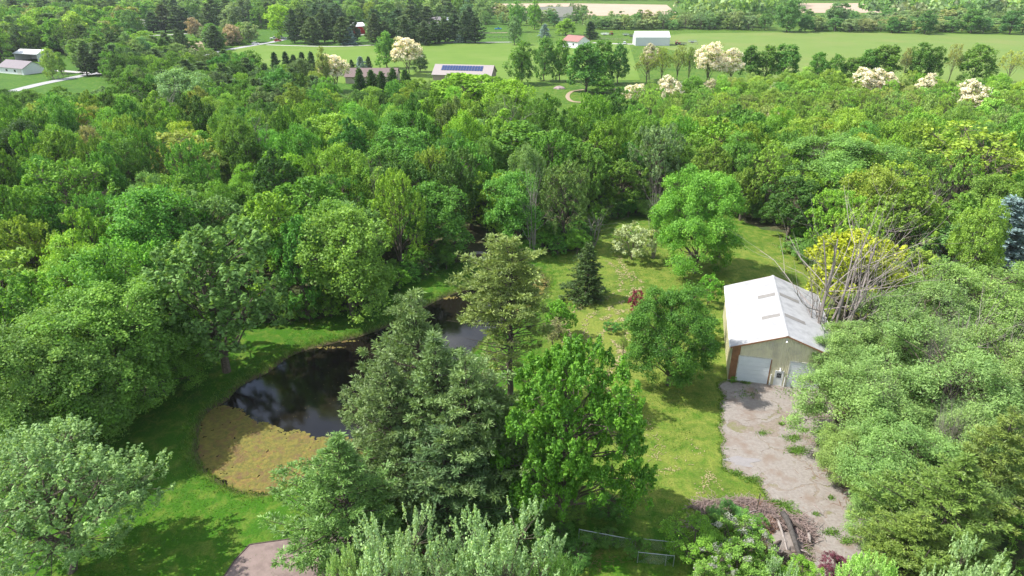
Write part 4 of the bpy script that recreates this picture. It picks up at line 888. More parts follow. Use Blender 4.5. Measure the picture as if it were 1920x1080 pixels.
def describe(what, tail):
    def f(x, y, kind):
        k = min(LPOS, key=lambda q: np.hypot(LPOS[q][0] - x, LPOS[q][1] - y)); dx, dy = x - LPOS[k][0], y - LPOS[k][1]
        c = CUR[0]; g = c[1]; tone = 'olive brown' if c[0] > g * .95 else 'yellow green' if c[0] > g * .64 else 'sage green' if c[2] > g * .28 else 'dark green' if g < .125 else 'bright green' if g > .18 else 'mid green'
        size = 'tall' if CUR[1] > .72 else 'short' if CUR[1] < .3 else ''; wd = 'wide' if CUR[2] > .66 else 'narrow' if CUR[2] < .33 else ''
        dist = np.hypot(dx, dy); far = 'just' if dist < 10 else 'well' if dist > 24 else ''
        rel = ('right of' if dx > 0 else 'left of') if abs(dx) > abs(dy) * 2 else ('behind' if dy > 0 else 'before') if abs(dy) > abs(dx) * 2 else ('behind and right of' if dx > 0 else 'behind and left of') if dy > 0 else ('before and right of' if dx > 0 else 'before and left of')
        for parts in ([size, wd, tone, what, tail, far, rel, k], [size, wd, tone, what, tail, rel, k], [size, tone, what, tail, rel, k], [tone, what, tail, rel, k]):
            r = ' '.join(parts).split()
            if len(r) <= 16: break
        r = ' '.join(r); n_ = USED.get(r, 0); USED[r] = n_ + 1
        return r
    return f
CUR = [None, 0, 0]
LEFT = []
def in_view(x, y):
    t = y * math.cos(PITCH) + CAM_H * math.sin(PITCH)
    return (x < .75 * t + 14) & (x > -.75 * t - 22)
def fill(poly, spacing, kinds, name, label, group, cat='tree', limit=300, hr=(13, 18), wr=(8.5, 13), avoid=.62, seed=1, pal=None, tries=12000, order=None, labelf=None):
    global TR
    rn = np.random.RandomState(seed); poly = np.array([at(*p) for p in poly]); lo, hi = poly.min(0), poly.max(0)
    C = rn.uniform(lo, hi, (tries * 3, 2)); k = inside(poly, C[:, 0], C[:, 1]) & in_view(C[:, 0], C[:, 1])
    for b in BLOCK: k &= ~inside(b, C[:, 0], C[:, 1])
    C = C[k][:tries]; k = np.ones(len(C), bool)
    for bx_, by_, br in TR: k &= (C[:, 0] - bx_) ** 2 + (C[:, 1] - by_) ** 2 > (br * avoid + spacing * .42) ** 2
    C = C[k]; alive = np.ones(len(C), bool); pts = []
    for i in range(len(C)):
        if alive[i]: pts.append(tuple(C[i])); alive &= ((C - C[i]) ** 2).sum(1) > spacing ** 2
    pts.sort(key=lambda p: p[1]); n = 0
    for x, y in pts:
        d = math.hypot(x, y); k = rn.choice(len(kinds)); c = jit(pal[rn.choice(len(pal))], .16); h, w_ = rn.uniform(*hr), rn.uniform(*wr)
        CUR[:] = [c, (h - hr[0]) / (hr[1] - hr[0]), (w_ - wr[0]) / (wr[1] - wr[0])]
        if n < limit: plant(pick(kinds[k], d), x, y, h, w_, c, name if kinds[k] != 'airy' else 'locust_tree', labelf(x, y, kinds[k]) if labelf else label, cat, group); n += 1
        else: LEFT.append((x, y, h, w_, c, kinds[k] == 'pine'))
    if pts: TR = np.vstack([TR, [(x, y, spacing / 2) for x, y in pts]])
    print(group, len(pts)); return pts
PAL = [G_MID, G_MID, G_MID, (.075, .165, .022), (.088, .185, .022), G_BRIGHT, (.05, .13, .02), G_DEEP, (.12, .20, .028), (.085, .15, .04), (.07, .17, .025)]
left_near = [(-420, 640), (20, 590), (260, 556), (400, 596), (520, 604), (600, 592), (690, 562), (770, 508), (880, 484), (985, 470), (1088, 462), (1128, 398), (1240, 390), (1290, 330), (1150, 305), (900, 300), (500, 305), (-420, 330)]
left_far = [(-420, 330), (500, 305), (900, 300), (1150, 305), (1290, 330), (1330, 300), (1230, 290), (1130, 285), (1000, 280), (900, 262), (760, 276), (640, 280), (560, 262), (330, 256), (250, 262), (-420, 280)]
fill(left_near, 6.6, ['broad'], B, 'leafy green tree in the dense woods left of and behind the pond', 'leafy trees of the near woods', hr=(10.5, 18.5), wr=(7.5, 12.5), seed=21, pal=PAL, limit=105, labelf=describe('tree', 'in the near woods'))
fill(left_far, 7.6, ['broad', 'broad', 'broad', 'airy'], B, 'leafy green tree in the far part of the woods below the two hidden houses', 'leafy trees of the farther woods', hr=(9.5, 16.5), wr=(7.5, 12), seed=22, limit=20, labelf=describe('tree', 'in the far woods'), pal=PAL + [(.13, .20, .03), G_OLIVE, (.12, .2, .03), G_LIME])
right_near = [(1330, 300), (1290, 330), (1240, 390), (1400, 418), (1490, 438), (1560, 520), (1640, 560), (1800, 560), (2100, 600), (2500, 560), (2300, 360), (1700, 300)]
right_far = [(1240, 250), (1330, 300), (1700, 300), (2300, 360), (2600, 300), (2100, 205), (1650, 182), (1400, 182), (1270, 200), (1180, 222)]
fill(right_near, 7.0, ['broad', 'broad', 'broad', 'airy'], B, 'leafy tree in the woods behind the barn', 'leafy trees behind the barn', hr=(11, 15.5), wr=(8.5, 12.5), seed=23, pal=[(.11, .19, .025), (.12, .20, .025), G_MID, (.085, .17, .03), (.10, .19, .025), (.14, .21, .028)], limit=34, labelf=describe('tree', 'in the woods'))
fill(right_far, 5.6, ['airy', 'airy', 'airy', 'airy', 'broad'], 'locust_tree', 'thin airy yellow green tree in the open grove below the hay field', 'airy trees of the right hand grove', hr=(7.5, 11.5), wr=(6, 9), seed=24, pal=[(.12, .205, .032), (.14, .225, .042), (.11, .195, .028), (.15, .21, .055), (.115, .20, .028), (.085, .17, .026)], avoid=.5, limit=180, labelf=describe('airy tree', 'in the open grove'))
lim_edge = [(380, 606), (520, 618), (600, 606), (700, 580), (776, 526), (880, 500), (985, 484), (1090, 476), (1134, 412), (1240, 404), (1250, 388), (1128, 392), (1080, 455), (985, 466), (880, 476), (770, 500), (690, 555), (600, 588), (400, 590)]
BK = BLOCK[:]; BLOCK.clear()
clearpoly([(858, 462), (945, 462), (948, 520), (858, 520)])
fill(lim_edge, 2.3, ['broad', 'shrub'], 'green_bush', 'green bush of the undergrowth along the forest edge behind the pond', 'undergrowth bushes along the forest edge', 'bush', hr=(2.5, 5), wr=(3.2, 5), seed=25, pal=[G_MID, G_DEEP, G_BRIGHT, (.075, .17, .022)], avoid=.0, labelf=describe('bush', 'at the forest edge'))
fill([(1480, 470), (1492, 440), (1420, 415), (1400, 412), (1500, 420), (1600, 520), (1570, 560), (1545, 540)], 2.4, ['shrub', 'broad'], 'green_bush', 'green bush at the wood edge behind the barn', 'bushes at the wood edge behind the barn', 'bush', hr=(2.5, 4.5), wr=(3.2, 5), seed=26, pal=[G_MID, (.09, .17, .04)], avoid=0, labelf=describe('bush', ''))
fill([(1590, 640), (1800, 560), (2100, 560), (2150, 1200), (1760, 1150), (1650, 980), (1640, 850)], 4.2, ['shrub'], 'green_bush', 'green bush in the undergrowth of the willow thicket', 'undergrowth of the willow thicket', 'bush', hr=(2.5, 4.5), wr=(4, 6), seed=27, pal=[G_MID, (.085, .15, .03), (.08, .15, .02)], avoid=0, labelf=describe('bush', 'under the willows'))
fill([(720, 1010), (960, 985), (1140, 960), (1170, 1000), (1090, 1050), (760, 1090)], 2.6, ['shrub'], 'green_bush', 'green bush in the shade below the foreground pines', 'undergrowth of the foreground pines', 'bush', hr=(1.2, 2.4), wr=(2.6, 4), seed=28, pal=[(.05, .12, .02), (.06, .13, .02)], avoid=0, labelf=describe('bush', ''))
fill([(-400, 640), (250, 600), (330, 680), (200, 720), (60, 760), (-400, 800)], 8, ['broad'], B, 'leafy green tree at the left end of the lawn above the double trunk tree', 'leafy trees left of the lawn', hr=(13, 17), wr=(10, 13), seed=29, pal=PAL, labelf=describe('tree', 'left of the lawn'))
BLOCK.extend(BK)
# hedgerow & far belts
hedge = [(.10, .17, .06), (.12, .18, .07), (.09, .16, .05), (.15, .19, .08), (.06, .13, .035), (.12, .17, .075)]
fill([(1105, 50), (1440, 50), (1440, 57), (1105, 55)], 7.5, ['broad', 'broad', 'airy'], 'hedgerow_tree', 'pale scrubby tree in the hedgerow behind the white shed', 'scrubby hedgerow trees behind the shed', hr=(7, 14), wr=(8, 14), seed=31, pal=hedge, limit=24, labelf=describe('scrubby tree', ''))
fill([(1480, 42), (1930, 40), (2300, 40), (2300, 66), (1930, 62), (1700, 62), (1520, 59)], 10, ['broad', 'broad', 'airy'], 'hedgerow_tree', 'scrubby tree in the hedgerow behind the hay field', 'scrubby hedgerow trees behind the hay field', hr=(5, 11.5), wr=(10, 16), seed=32, pal=hedge, limit=36, labelf=describe('scrubby tree', ''))
fill([(-420, 280), (250, 262), (330, 256), (262, 205), (100, 212), (-420, 215)], 7.5, ['broad', 'airy'], B, 'leafy tree at the far left end of the woods beside the road', 'leafy trees beside the road at the left', hr=(6, 9.5), wr=(9, 12), seed=33, pal=PAL + [G_BLUE], limit=8, labelf=describe('tree', ''))
fill([(205, 140), (330, 130), (470, 150), (500, 168), (590, 180), (640, 215), (600, 260), (330, 256), (262, 190)], 7.5, ['broad', 'pine', 'broad'], B, 'tree in the belt between the woods and the country road', 'trees between the woods and the road', hr=(9, 14), wr=(8, 12), seed=34, pal=PAL + [G_BLUE, PINE_D], limit=20, labelf=describe('tree', ''))
fill([(640, 215), (780, 186), (930, 190), (960, 215), (900, 262), (640, 280)], 8, ['broad', 'airy'], B, 'tree beside the solar roofed house', 'trees beside the solar roofed house', hr=(7, 10), wr=(7, 10), seed=35, pal=PAL, limit=6, labelf=describe('tree', ''))
fill([(-300, 72), (180, 58), (262, 82), (215, 104), (110, 104), (90, 98), (-20, 120), (-300, 150)], 9.5, ['broad', 'broad', 'pine', 'airy'], B, 'tree in the wooded slope behind the grey roofed house', 'trees behind the grey roofed house', hr=(14, 22), wr=(13, 18), seed=36, pal=PAL + [(.15, .17, .06), PINE_D], limit=16, labelf=describe('tree', ''))
fill([(130, 100), (232, 94), (330, 106), (372, 100), (300, 124), (200, 130), (150, 122)], 9, ['full', 'pine', 'full'], B, 'tree by the drive', 'trees between the bare fields and the country road', hr=(8, 13), wr=(8, 12), seed=51, limit=14, pal=[G_MID, G_BRIGHT, G_BLUE, (.12, .18, .05)], labelf=describe('tree', ''))
fill([(380, 72), (470, 66), (470, 80), (400, 95)], 10, ['full', 'full', 'pine'], B, 'tree left of the road', 'trees left of the parked cars', hr=(8, 13), wr=(9, 13), seed=52, pal=[G_MID, G_BLUE, (.13, .18, .08)], labelf=describe('tree', ''))
belt = [(-500, 22), (900, 22), (905, 45), (760, 40), (640, 42), (520, 56), (250, 42), (180, 56), (-300, 64)]
fill(belt, 13, ['broad', 'broad', 'broad', 'pine'], B, 'tree in the deep wooded belt beyond the far houses', 'trees of the far wooded belt', hr=(15, 22), wr=(14, 20), seed=37, pal=[(.08, .155, .035), (.10, .18, .045), G_MID, (.12, .18, .07), PINE_D, (.11, .19, .03)], limit=18, labelf=describe('tree', ''))
fill([(905, 30), (1100, 34), (1100, 50), (905, 52)], 16, ['airy', 'broad'], B, 'thin tree before the tilled field', 'thin trees before the tilled field', hr=(9, 15), wr=(8, 12), seed=38, pal=hedge, labelf=describe('thin tree', ''))
# far woodland mass: crowns too many to count
def scatter(polys, spacing, seed, pal, hr=(14, 22)):
    rn = np.random.RandomState(seed); out = []
    for poly in polys:
        poly = np.array([at(*p) for p in poly]); lo, hi = poly.min(0), poly.max(0)
        nx_ = int((hi[0] - lo[0]) / spacing); ny_ = int((hi[1] - lo[1]) / spacing)
        X, Y = np.meshgrid(np.arange(nx_), np.arange(ny_)); X = (lo[0] + (X + rn.rand(*X.shape)) * spacing).ravel(); Y = (lo[1] + (Y + rn.rand(*Y.shape)) * spacing).ravel()
        k = inside(poly, X, Y) & in_view(X, Y)
        out += [(x, y, rn.uniform(*hr), spacing * rn.uniform(1, 1.45), tuple(np.array(pal[rn.randint(len(pal))]) * rn.uniform(.8, 1.2)), rn.rand() < .12) for x, y in zip(X[k], Y[k])]
    return out
def woodland(name, trees, seed, label, nf=70, fs=2.4):
    rn = np.random.RandomState(seed); Vs = []; T = []; Cc = []
    for x, y, h, w_, col_, con in trees:
        r = w_ / 2; d = unit(rn.normal(size=(nf, 3))); d[:, 2] = np.abs(d[:, 2]) - .25
        p = np.array([x, y, h * .52]) + d * np.array([r, r, h * .48]) * rn.uniform(.7, 1.05, (nf, 1))
        if con: f = np.clip((h - p[:, 2]) / h + .15, 0, 1)[:, None]; p[:, :2] = (p[:, :2] - (x, y)) * f * 1.3 + (x, y)
        N = unit(d + rn.normal(size=d.shape) * .6); U = unit(np.cross(N, rn.normal(size=d.shape))); W = np.cross(N, U); s_ = fs * rn.uniform(.6, 1.3, (nf, 1))
        Vs.append(np.stack([p - U * s_, p + W * s_ * .7, p + U * s_, p - W * s_ * .7], 1).reshape(-1, 3)); T.append(rn.rand(nf))
        c = np.array(PINE_D if con else col_); Cc.append(np.tile([*c, 1], (nf, 1)))
    V = np.vstack(Vs); T = np.hstack(T); Cc = np.vstack(Cc); print(name, len(T))
    m = M['leaf'].copy(); nt = m.node_tree; oi = [n for n in nt.nodes if n.type == 'OBJECT_INFO'][0]; ca = node(nt, 'ShaderNodeAttribute'); ca.attribute_name = 'crown_color'
    for l in list(nt.links):
        if l.from_node == oi: nt.links.new(ca.outputs['Color'], l.to_socket)
    me = mesh_np(name, V, np.arange(len(V)).reshape(-1, 4), [m], T); a_ = me.attributes.new('crown_color', 'FLOAT_COLOR', 'FACE'); a_.data.foreach_set('color', Cc.astype(np.float32).ravel())
    tag(link(name, me), label, 'woodland', kind='stuff')
farpal = [(.07, .14, .035), (.10, .18, .045), (.085, .16, .03), (.12, .18, .07), (.12, .15, .07), (.06, .12, .03)]
woodland('far_woodland', scatter([[(-700, 21), (885, 21), (935, 2), (1700, 2), (1780, 20), (1900, 36), (2500, 36), (2500, -22), (-700, -22)]], 17, 41, farpal), 41, 'hazy deep woodland closing the view along the top of the photo', 36, 3.0)
woodland('field_woodland', scatter([[(1268, 26), (1310, 8), (1440, 4), (1500, 8), (1495, 26), (1440, 40), (1300, 40)], [(1700, 26), (1790, 22), (1900, 40), (1650, 40), (1600, 30)]], 14, 42, farpal), 42, 'wood between the two tilled fields behind the hedgerow', 60, 2.2)
def canopy(name, trees, label, lod, seed):
    """the rest of a wood: crowns instanced on one point object"""
    rn = np.random.RandomState(seed); kb = sorted(k for k in LIB if k.startswith('broad' + lod) or k.startswith('full' + lod)); kp = ['pine20', 'pine21']
    keys = kb + kp; coll = bpy.data.collections.new(name + '_crowns')
    m = M['leaf'].copy(); nt = m.node_tree; oi = [n for n in nt.nodes if n.type == 'OBJECT_INFO'][0]; ca = node(nt, 'ShaderNodeAttribute'); ca.attribute_type = 'INSTANCER'; ca.attribute_name = 'crown_color'
    for l in list(nt.links):
        if l.from_node == oi: nt.links.new(ca.outputs['Color'], l.to_socket)
    for i, k in enumerate(keys):
        me = LIB[k]['crown'].copy(); me.materials.clear(); me.materials.append(m); o = bpy.data.objects.new('%02d_crown' % i, me); coll.objects.link(o)
    me = bpy.data.meshes.new(name); me.from_pydata([(q[0], q[1], 0) for q in trees], [], [])
    ix = [len(kb) + rn.randint(2) if q[5] else rn.randint(len(kb)) for q in trees]
    a_ = me.attributes.new('pick', 'INT', 'POINT'); a_.data.foreach_set('value', np.array(ix, np.int32))
    a_ = me.attributes.new('size', 'FLOAT_VECTOR', 'POINT'); a_.data.foreach_set('vector', np.array([(q[3] / 2 / LIB[keys[i]]['R'], q[3] / 2 / LIB[keys[i]]['R'], q[2] / LIB[keys[i]]['H']) for q, i in zip(trees, ix)], np.float32).ravel())
    a_ = me.attributes.new('turn', 'FLOAT_VECTOR', 'POINT'); a_.data.foreach_set('vector', np.array([(0, 0, rn.rand() * 6.28) for q in trees], np.float32).ravel())
    a_ = me.attributes.new('crown_color', 'FLOAT_COLOR', 'POINT'); a_.data.foreach_set('color', np.array([(*(PINE_D if q[5] else q[4]), 1) for q in trees], np.float32).ravel())
    o = link(name, me); g = bpy.data.node_groups.new(name, 'GeometryNodeTree')
    g.interface.new_socket('Geometry', in_out='INPUT', socket_type='NodeSocketGeometry'); g.interface.new_socket('Geometry', in_out='OUTPUT', socket_type='NodeSocketGeometry')
    gi = g.nodes.new('NodeGroupInput'); go = g.nodes.new('NodeGroupOutput'); ip = g.nodes.new('GeometryNodeInstanceOnPoints'); ci = g.nodes.new('GeometryNodeCollectionInfo')
    ci.inputs[0].default_value = coll; ci.inputs['Separate Children'].default_value = True; ci.inputs['Reset Children'].default_value = True
    def na(nm, t): n = g.nodes.new('GeometryNodeInputNamedAttribute'); n.data_type = t; n.inputs[0].default_value = nm; return n.outputs[0]
    g.links.new(gi.outputs[0], ip.inputs['Points']); g.links.new(ci.outputs[0], ip.inputs['Instance']); ip.inputs['Pick Instance'].default_value = True
    g.links.new(na('pick', 'INT'), ip.inputs['Instance Index']); g.links.new(na('turn', 'FLOAT_VECTOR'), ip.inputs['Rotation']); g.links.new(na('size', 'FLOAT_VECTOR'), ip.inputs['Scale'])
    g.links.new(ip.outputs[0], go.inputs[0]); md = o.modifiers.new('canopy', 'NODES'); md.node_group = g
    tag(o, label, 'woodland', kind='stuff')
near_left = [q for q in LEFT if q[1] < 400]; far_left = [q for q in LEFT if q[1] >= 400]
if near_left: canopy('grove_canopy', near_left, 'mixed green canopy at the back of the woods and of the airy grove', '1', 43)
if far_left: canopy('belt_canopy', far_left, 'mixed tree canopy of the farther belts and hedgerows', '2', 44)

# ------------------------------------------------------------------ houses
def house(name, label, px, py, rz, wx, ly, he, hr, wall_m, roof_m, cat='house', windows=(), door=None, over=.5, ridge='x', solar=False, openfront=False):
    """centre at ground pixel; ridge runs along local x"""
    c = at(px, py); t = thing(name, label, cat, (c[0], c[1], 0), rz); a, b = wx / 2, ly / 2
    mb = MB()
    if openfront:
        mb.box((-a, b - .2, 0), (a, b, he)); mb.box((-a, -b, 0), (-a + .2, b - .21, he)); mb.box((a - .2, -b, 0), (a, b - .21, he))
    else: mb.box((-a, -b, 0), (a, b, he))
    for s_ in (-1, 1):
        x0 = s_ * a; x1 = s_ * (a - .15); n = len(mb.v)
        mb.v += [(x0, -b, he + .003), (x0, b, he + .003), (x0, 0, hr), (x1, -b, he + .003), (x1, b, he + .003), (x1, 0, hr)]; mb.f += [(n, n + 1, n + 2), (n + 5, n + 4, n + 3), (n, n + 2, n + 5, n + 3), (n + 2, n + 1, n + 4, n + 5)]
    w_ = mb.build('wall', wall_m, t); k = (hr - he) / b
    rf = MB(); z0 = he - over * k + .05
    rf.slab([(-a - over, -b - over, z0), (a + over, -b - over, z0), (a + over, 0, hr + .05), (-a - over, 0, hr + .05)], .15)
    rf.slab([(-a - over, 0, hr + .05), (a + over, 0, hr + .05), (a + over, b + over, z0), (-a - over, b + over, z0)], .15)
    r = rf.build('roof', roof_m, t)
    for (s_, x, z, ww, hh) in windows:
        if s_ == 's': bx_ = ((x - ww / 2, -b - .05, z), (x + ww / 2, -b - .004, z + hh)); px_ = ((x - ww / 2 + .1, -b - .07, z + .1), (x + ww / 2 - .1, -b - .053, z + hh - .1))
        else: q = -a if s_ == 'w' else a; sg_ = -1 if s_ == 'w' else 1; bx_ = ((min(q + sg_ * .004, q + sg_ * .05), x - ww / 2, z), (max(q + sg_ * .004, q + sg_ * .05), x + ww / 2, z + hh)); px_ = ((min(q + sg_ * .053, q + sg_ * .07), x - ww / 2 + .1, z + .1), (max(q + sg_ * .053, q + sg_ * .07), x + ww / 2 - .1, z + hh - .1))
        f = MB().box(*bx_).build('window', M['white'], t); MB().box(*px_).build('pane', M['glass'], f)
    if door: MB().box((door[0] - door[1] / 2, -b - .06, .02), (door[0] + door[1] / 2, -b - .004, door[2])).build('door', M['trim'], t)
    if solar:
        ang = math.atan(k); u = Vector((0, math.cos(ang), math.sin(ang))); base = Vector((0, -b - over, z0)); nrm = Vector((0, -math.sin(ang), math.cos(ang)))
        pm = MB().box((0, 0, 0), (1.05, 1.65, .04)).mesh('solar_panel', mat('solar_panel', (.035, .06, .16), .35, spec=.2))
        S = math.hypot(b + over, hr - z0 + .05)
        for row in range(2):
            for i in range(15):
                o = link('solar_panel', pm, r); p = base + u * (S - .9 - 1.8 * (row + 1)) + nrm * .12
                o.matrix_local = Matrix.Translation((-a + 3.2 + i * 1.25, p.y, p.z)) @ Matrix.Rotation(ang, 4, 'X')
    TREES.append((c[0], c[1], wx / 2)); return t
house('farmhouse', 'low house with a grey shingle roof and white walls at the left edge', 42, 136, -.42, 18, 10, 3, 5.6, M['white'], M['grey_roof'], windows=[('s', -3, 1, 1.6, 1.2), ('s', 3, 1, 1.6, 1.2), ('w', 0, 1, 1.4, 1.2)], door=(6, 3, 2.3))
house('carport', 'open fronted white metal carport behind the grey roofed house', 66, 113, -.25, 15, 10, 4, 5.6, M['white'], M['white'], 'carport', openfront=True)
house('farmhouse', 'white house with a pinkish roof among the far pines at the left', 256, 56, .35, 14, 9, 4, 7.5, M['white'], M['tan_roof'], windows=[('s', -3, 1.4, 1.4, 1.3), ('s', 3, 1.4, 1.4, 1.3)])
house('farmhouse', 'brown roofed house hidden behind the dark columnar evergreens', 700, 153, 0, 22, 11, 3, 5.8, mat('tan_wall', (.4, .34, .28), .8), M['brown_roof'], windows=[('s', 2, 1, 1.6, 1.2)])
house('solar_house', 'long grey roofed house with two rows of solar panels', 872, 150, -.17, 26, 13, 3.2, 6.6, mat('brown_wall', (.3, .24, .2), .8), M['tan_roof'], solar=True, windows=[('e', 0, 1.2, 1.5, 1.2)])
house('farmhouse', 'white house with a red brown roof behind the grove', 1080, 88, -.75, 12, 12, 4, 6.8, M['white'], M['red_roof'], windows=[('s', -2.5, 1.5, 1.3, 1.4), ('s', 2.5, 1.5, 1.3, 1.4)])
house('white_shed', 'long white shed with a white roof at the edge of the hay field', 1220, 84, 0, 21.5, 12, 5.2, 8.2, M['silver'], M['white'], 'shed', windows=[], over=.2)
house('farmhouse', 'pale roofed house between the far pines right of centre', 812, 55, .9, 16, 10, 4, 9, M['white'], M['tan_roof'])
house('farmhouse', 'pale roof gable at the right of the two far roofs among the pines', 838, 56, 1.2, 15, 10, 4, 9, M['white'], M['white'])
house('red_barn', 'small red barn with a white roof between the far pines', 668, 63, .6, 11, 8, 5.5, 7.6, M['red'], M['white'], 'barn', windows=[('s', 0, .1, 3.5, 3.4)])
house('grey_barn', 'big grey roofed barn in front of the tilled field', 1039, 38, 0, 32, 24, 4, 11.5, M['trim'], mat('moss_roof', (.2, .2, .17), .9, 1, (.15, .16, .13)), 'barn')
# ------------------------------------------------------------------ vehicles
def wheel(t, x, y, r=.34, w_=.22):
    wv = MB().tube([(x, y - w_ / 2, r), (x, y + w_ / 2, r)], r, 12).build('wheel', M['rubber'], t); MB().tube([(x, y - w_ / 2 - .01, r), (x, y + w_ / 2 + .01, r)], r * .55, 8).build('rim', M['metal'], wv)
def car(name, label, px, py, rz, m, kind='car'):
    c = at(px, py); t = thing(name, label, kind, (c[0], c[1], .12), rz)
    if kind == 'pickup':
        prof = [(-2.7, .45), (2.7, .45), (2.75, 1.0), (1.35, 1.12), (-2.7, 1.1)]; cab = [(-.5, 1.12), (1.35, 1.12), (.75, 1.8), (-.35, 1.82)]
    else:
        prof = [(-2.25, .35), (2.25, .35), (2.3, .75), (1.2, .98), (-2.2, .98)]; cab = [(-2.0, .98), (1.25, .98), (.5, 1.48), (-1.5, 1.5)]
    def ext(pr, y0, y1, mm, nm, inset=0):
        mb = MB(); k = len(pr); n = 0
        mb.v = [(x, y0, z) for x, z in pr] + [(x, y1, z) for x, z in pr]; mb.f = [tuple(range(k)), tuple(range(2 * k - 1, k - 1, -1))] + [(i, k + i, k + (i + 1) % k, (i + 1) % k) for i in range(k)]
        return mb.build(nm, mm, t)
    ext(prof, -.9, .9, m, 'body'); ext(cab, -.78, .78, M['glass'], 'windscreen')
    zt = cab[-1][1]; MB().box((cab[3][0] + .05, -.74, zt - .02), (cab[2][0] - .02, .74, zt + .05)).build('roof', m, t)
    for x in (-1.45, 1.45):
        for y in (-.86, .86): wheel(t, x * (1.15 if kind == 'pickup' else 1), y)
    for y in (-.6, .6): MB().box((2.28, y - .2, .62), (2.34, y + .2, .78)).build('headlight', M['white'], t)
car('parked_car', 'white car driving along the country road', 479, 84, .35, M['white'])
car('parked_car', 'red car between the white vehicles under the lime tree', 521, 78, .4, M['red'])
car('pickup_truck', 'white pickup parked left of the red car', 514, 74, .3, M['white'], 'pickup')
car('parked_car', 'white car parked right of the red car', 528, 73, .5, M['white'])
car('pickup_truck', 'dark grey pickup on the drive between the red roofed house and the shed', 1127, 82, 1.2, M['dark'], 'pickup')
car('pickup_truck', 'bright blue pickup behind the paddock fence', 934, 56, .1, M['blue'], 'pickup')
car('parked_car', 'white car by the left end of the white shed', 1171, 83, 1.3, M['white'])
car('parked_car', 'small dark car parked by the grey roofed house', 60, 136, 1.3, M['dark'])
def tractor(label, px, py, rz, m):
    c = at(px, py); t = thing('farm_tractor', label, 'tractor', (c[0], c[1], .05), rz)
    mb = MB(); mb.box((.2, -.4, .7), (2.0, .4, 1.35)); mb.box((1.9, -.3, .6), (2.1, .3, 1.2)); mb.build('body', m, t)
    mb = MB(); mb.box((-1.0, -.7, .9), (.18, .7, 1.3)); mb.build('fender', m, t); MB().box((-.8, -.25, 1.3), (-.3, .25, 1.75)).build('seat', M['dark'], t)
    mb = MB()
    for x in (-1.0, .1):
        for y in (-.6, .6): mb.tube([(x, y, 1.3), (x, y, 2.5)], .04)
    mb.box((-1.1, -.7, 2.5), (.2, .7, 2.6)); mb.build('canopy', m, t)
    for y in (-.85, .85): wheel(t, -.5, y, .8, .4)
    for y in (-.6, .6): wheel(t, 1.5, y, .42, .25)
tractor('red tractor parked on the grass right of the white shed', 1270, 84, .2, M['red']); tractor('red tractor on the grass left of the white shed', 1146, 66, 1.9, M['red'])
def trailer(label, px, py, rz, L, m):
    c = at(px, py); t = thing('flat_trailer', label, 'trailer', (c[0], c[1], .05), rz)
    mb = MB(); mb.box((-L / 2, -1.1, .7), (L / 2, 1.1, .85)); mb.build('bed', m, t)
    mb = MB(); mb.tube([(L / 2, 0, .75), (L / 2 + 1.6, 0, .6)], .07); mb.build('hitch', M['metal'], t)
    mb = MB(); [mb.box((x - .06, y - .05, .86), (x + .06, y + .05, 1.5)) for x in np.linspace(-L / 2 + .1, L / 2 - .1, 4) for y in (-1.05, 1.05)]; [mb.box((-L / 2, y - .04, 1.5), (L / 2, y + .04, 1.62)) for y in (-1.05, 1.05)]; mb.build('side_rail', m, t)
    for y in (-1.2, 1.2):
        for x in (-.5, .5): wheel(t, x, y, .38, .2)
trailer('white flat trailer on the grass behind the drive', 1134, 66, .1, 5.5, M['white']); trailer('grey flat trailer near the left end of the white shed', 1173, 67, 0, 4.5, M['metal']); trailer('dark implement trailer beside the grey one', 1184, 69, 0, 3.5, M['dark'])
trailer('grey hay wagon right of the white shed', 1298, 80, 0, 5.5, M['metal']); trailer('dark low implement behind the red tractor', 1280, 85, .1, 4, M['dark'])
# paddock fences
def fence(label, a_, b_, n, h=1.4, m=None):
    p, q = at(*a_), at(*b_); t = thing('paddock_fence', label, 'fence', (p[0], p[1], 0)); d = q - p; m = m or M['deadwood']; pm = MB().box((-.09, -.09, 0), (.09, .09, h)).mesh('post', m)
    for i in range(n): link('post', pm, t, (d[0] * i / (n - 1), d[1] * i / (n - 1), 0))
    for z in (.5, .9, 1.25): MB().tube([(0, 0, z), (d[0], d[1], z)], .05, 4).build('rail', m, t)
fence('wooden rail fence of the paddock by the blue pickup', (903, 72), (958, 72), 8); fence('wooden rail fence behind the paddock by the blue pickup', (903, 64), (958, 64), 7)
fence('rail fence behind the drive beside the red roofed house', (1125, 74), (1185, 77), 8); fence('rail fence on the grass right of the white shed', (1256, 80), (1308, 84), 6)
fence('wire garden fence at the far left lawn', (100, 150), (128, 142), 4)
# garden things
def mound(name, label, cat, px, py, r, h, m, seed=0):
    rn = np.random.RandomState(seed); c = at(px, py); V = []; Fq = []; k = 14; ph = rn.rand(3) * 6
    for i, (f, z) in enumerate([(1, -.05), (.92, .35), (.65, .75), (.3, .97)]):
        for j in range(k): a = 6.28 * j / k; rr = r * f * (1 + .15 * math.sin(2 * a + ph[0]) + .1 * math.sin(5 * a + ph[1]) + rn.normal() * .04); V.append((rr * math.cos(a), rr * math.sin(a), h * z * (1 + rn.normal() * .08)))
    V.append((0, 0, h)); n = len(V) - 1
    for i in range(3):
        for j in range(k): Fq.append((i * k + j, i * k + (j + 1) % k, (i + 1) * k + (j + 1) % k, (i + 1) * k + j))
    for j in range(k): Fq.append((3 * k + j, 3 * k + (j + 1) % k, n))
    me = bpy.data.meshes.new(name); me.from_pydata(V, [], Fq); me.materials.append(m); return tag(link(name, me, None, (c[0], c[1], 0)), label, cat)
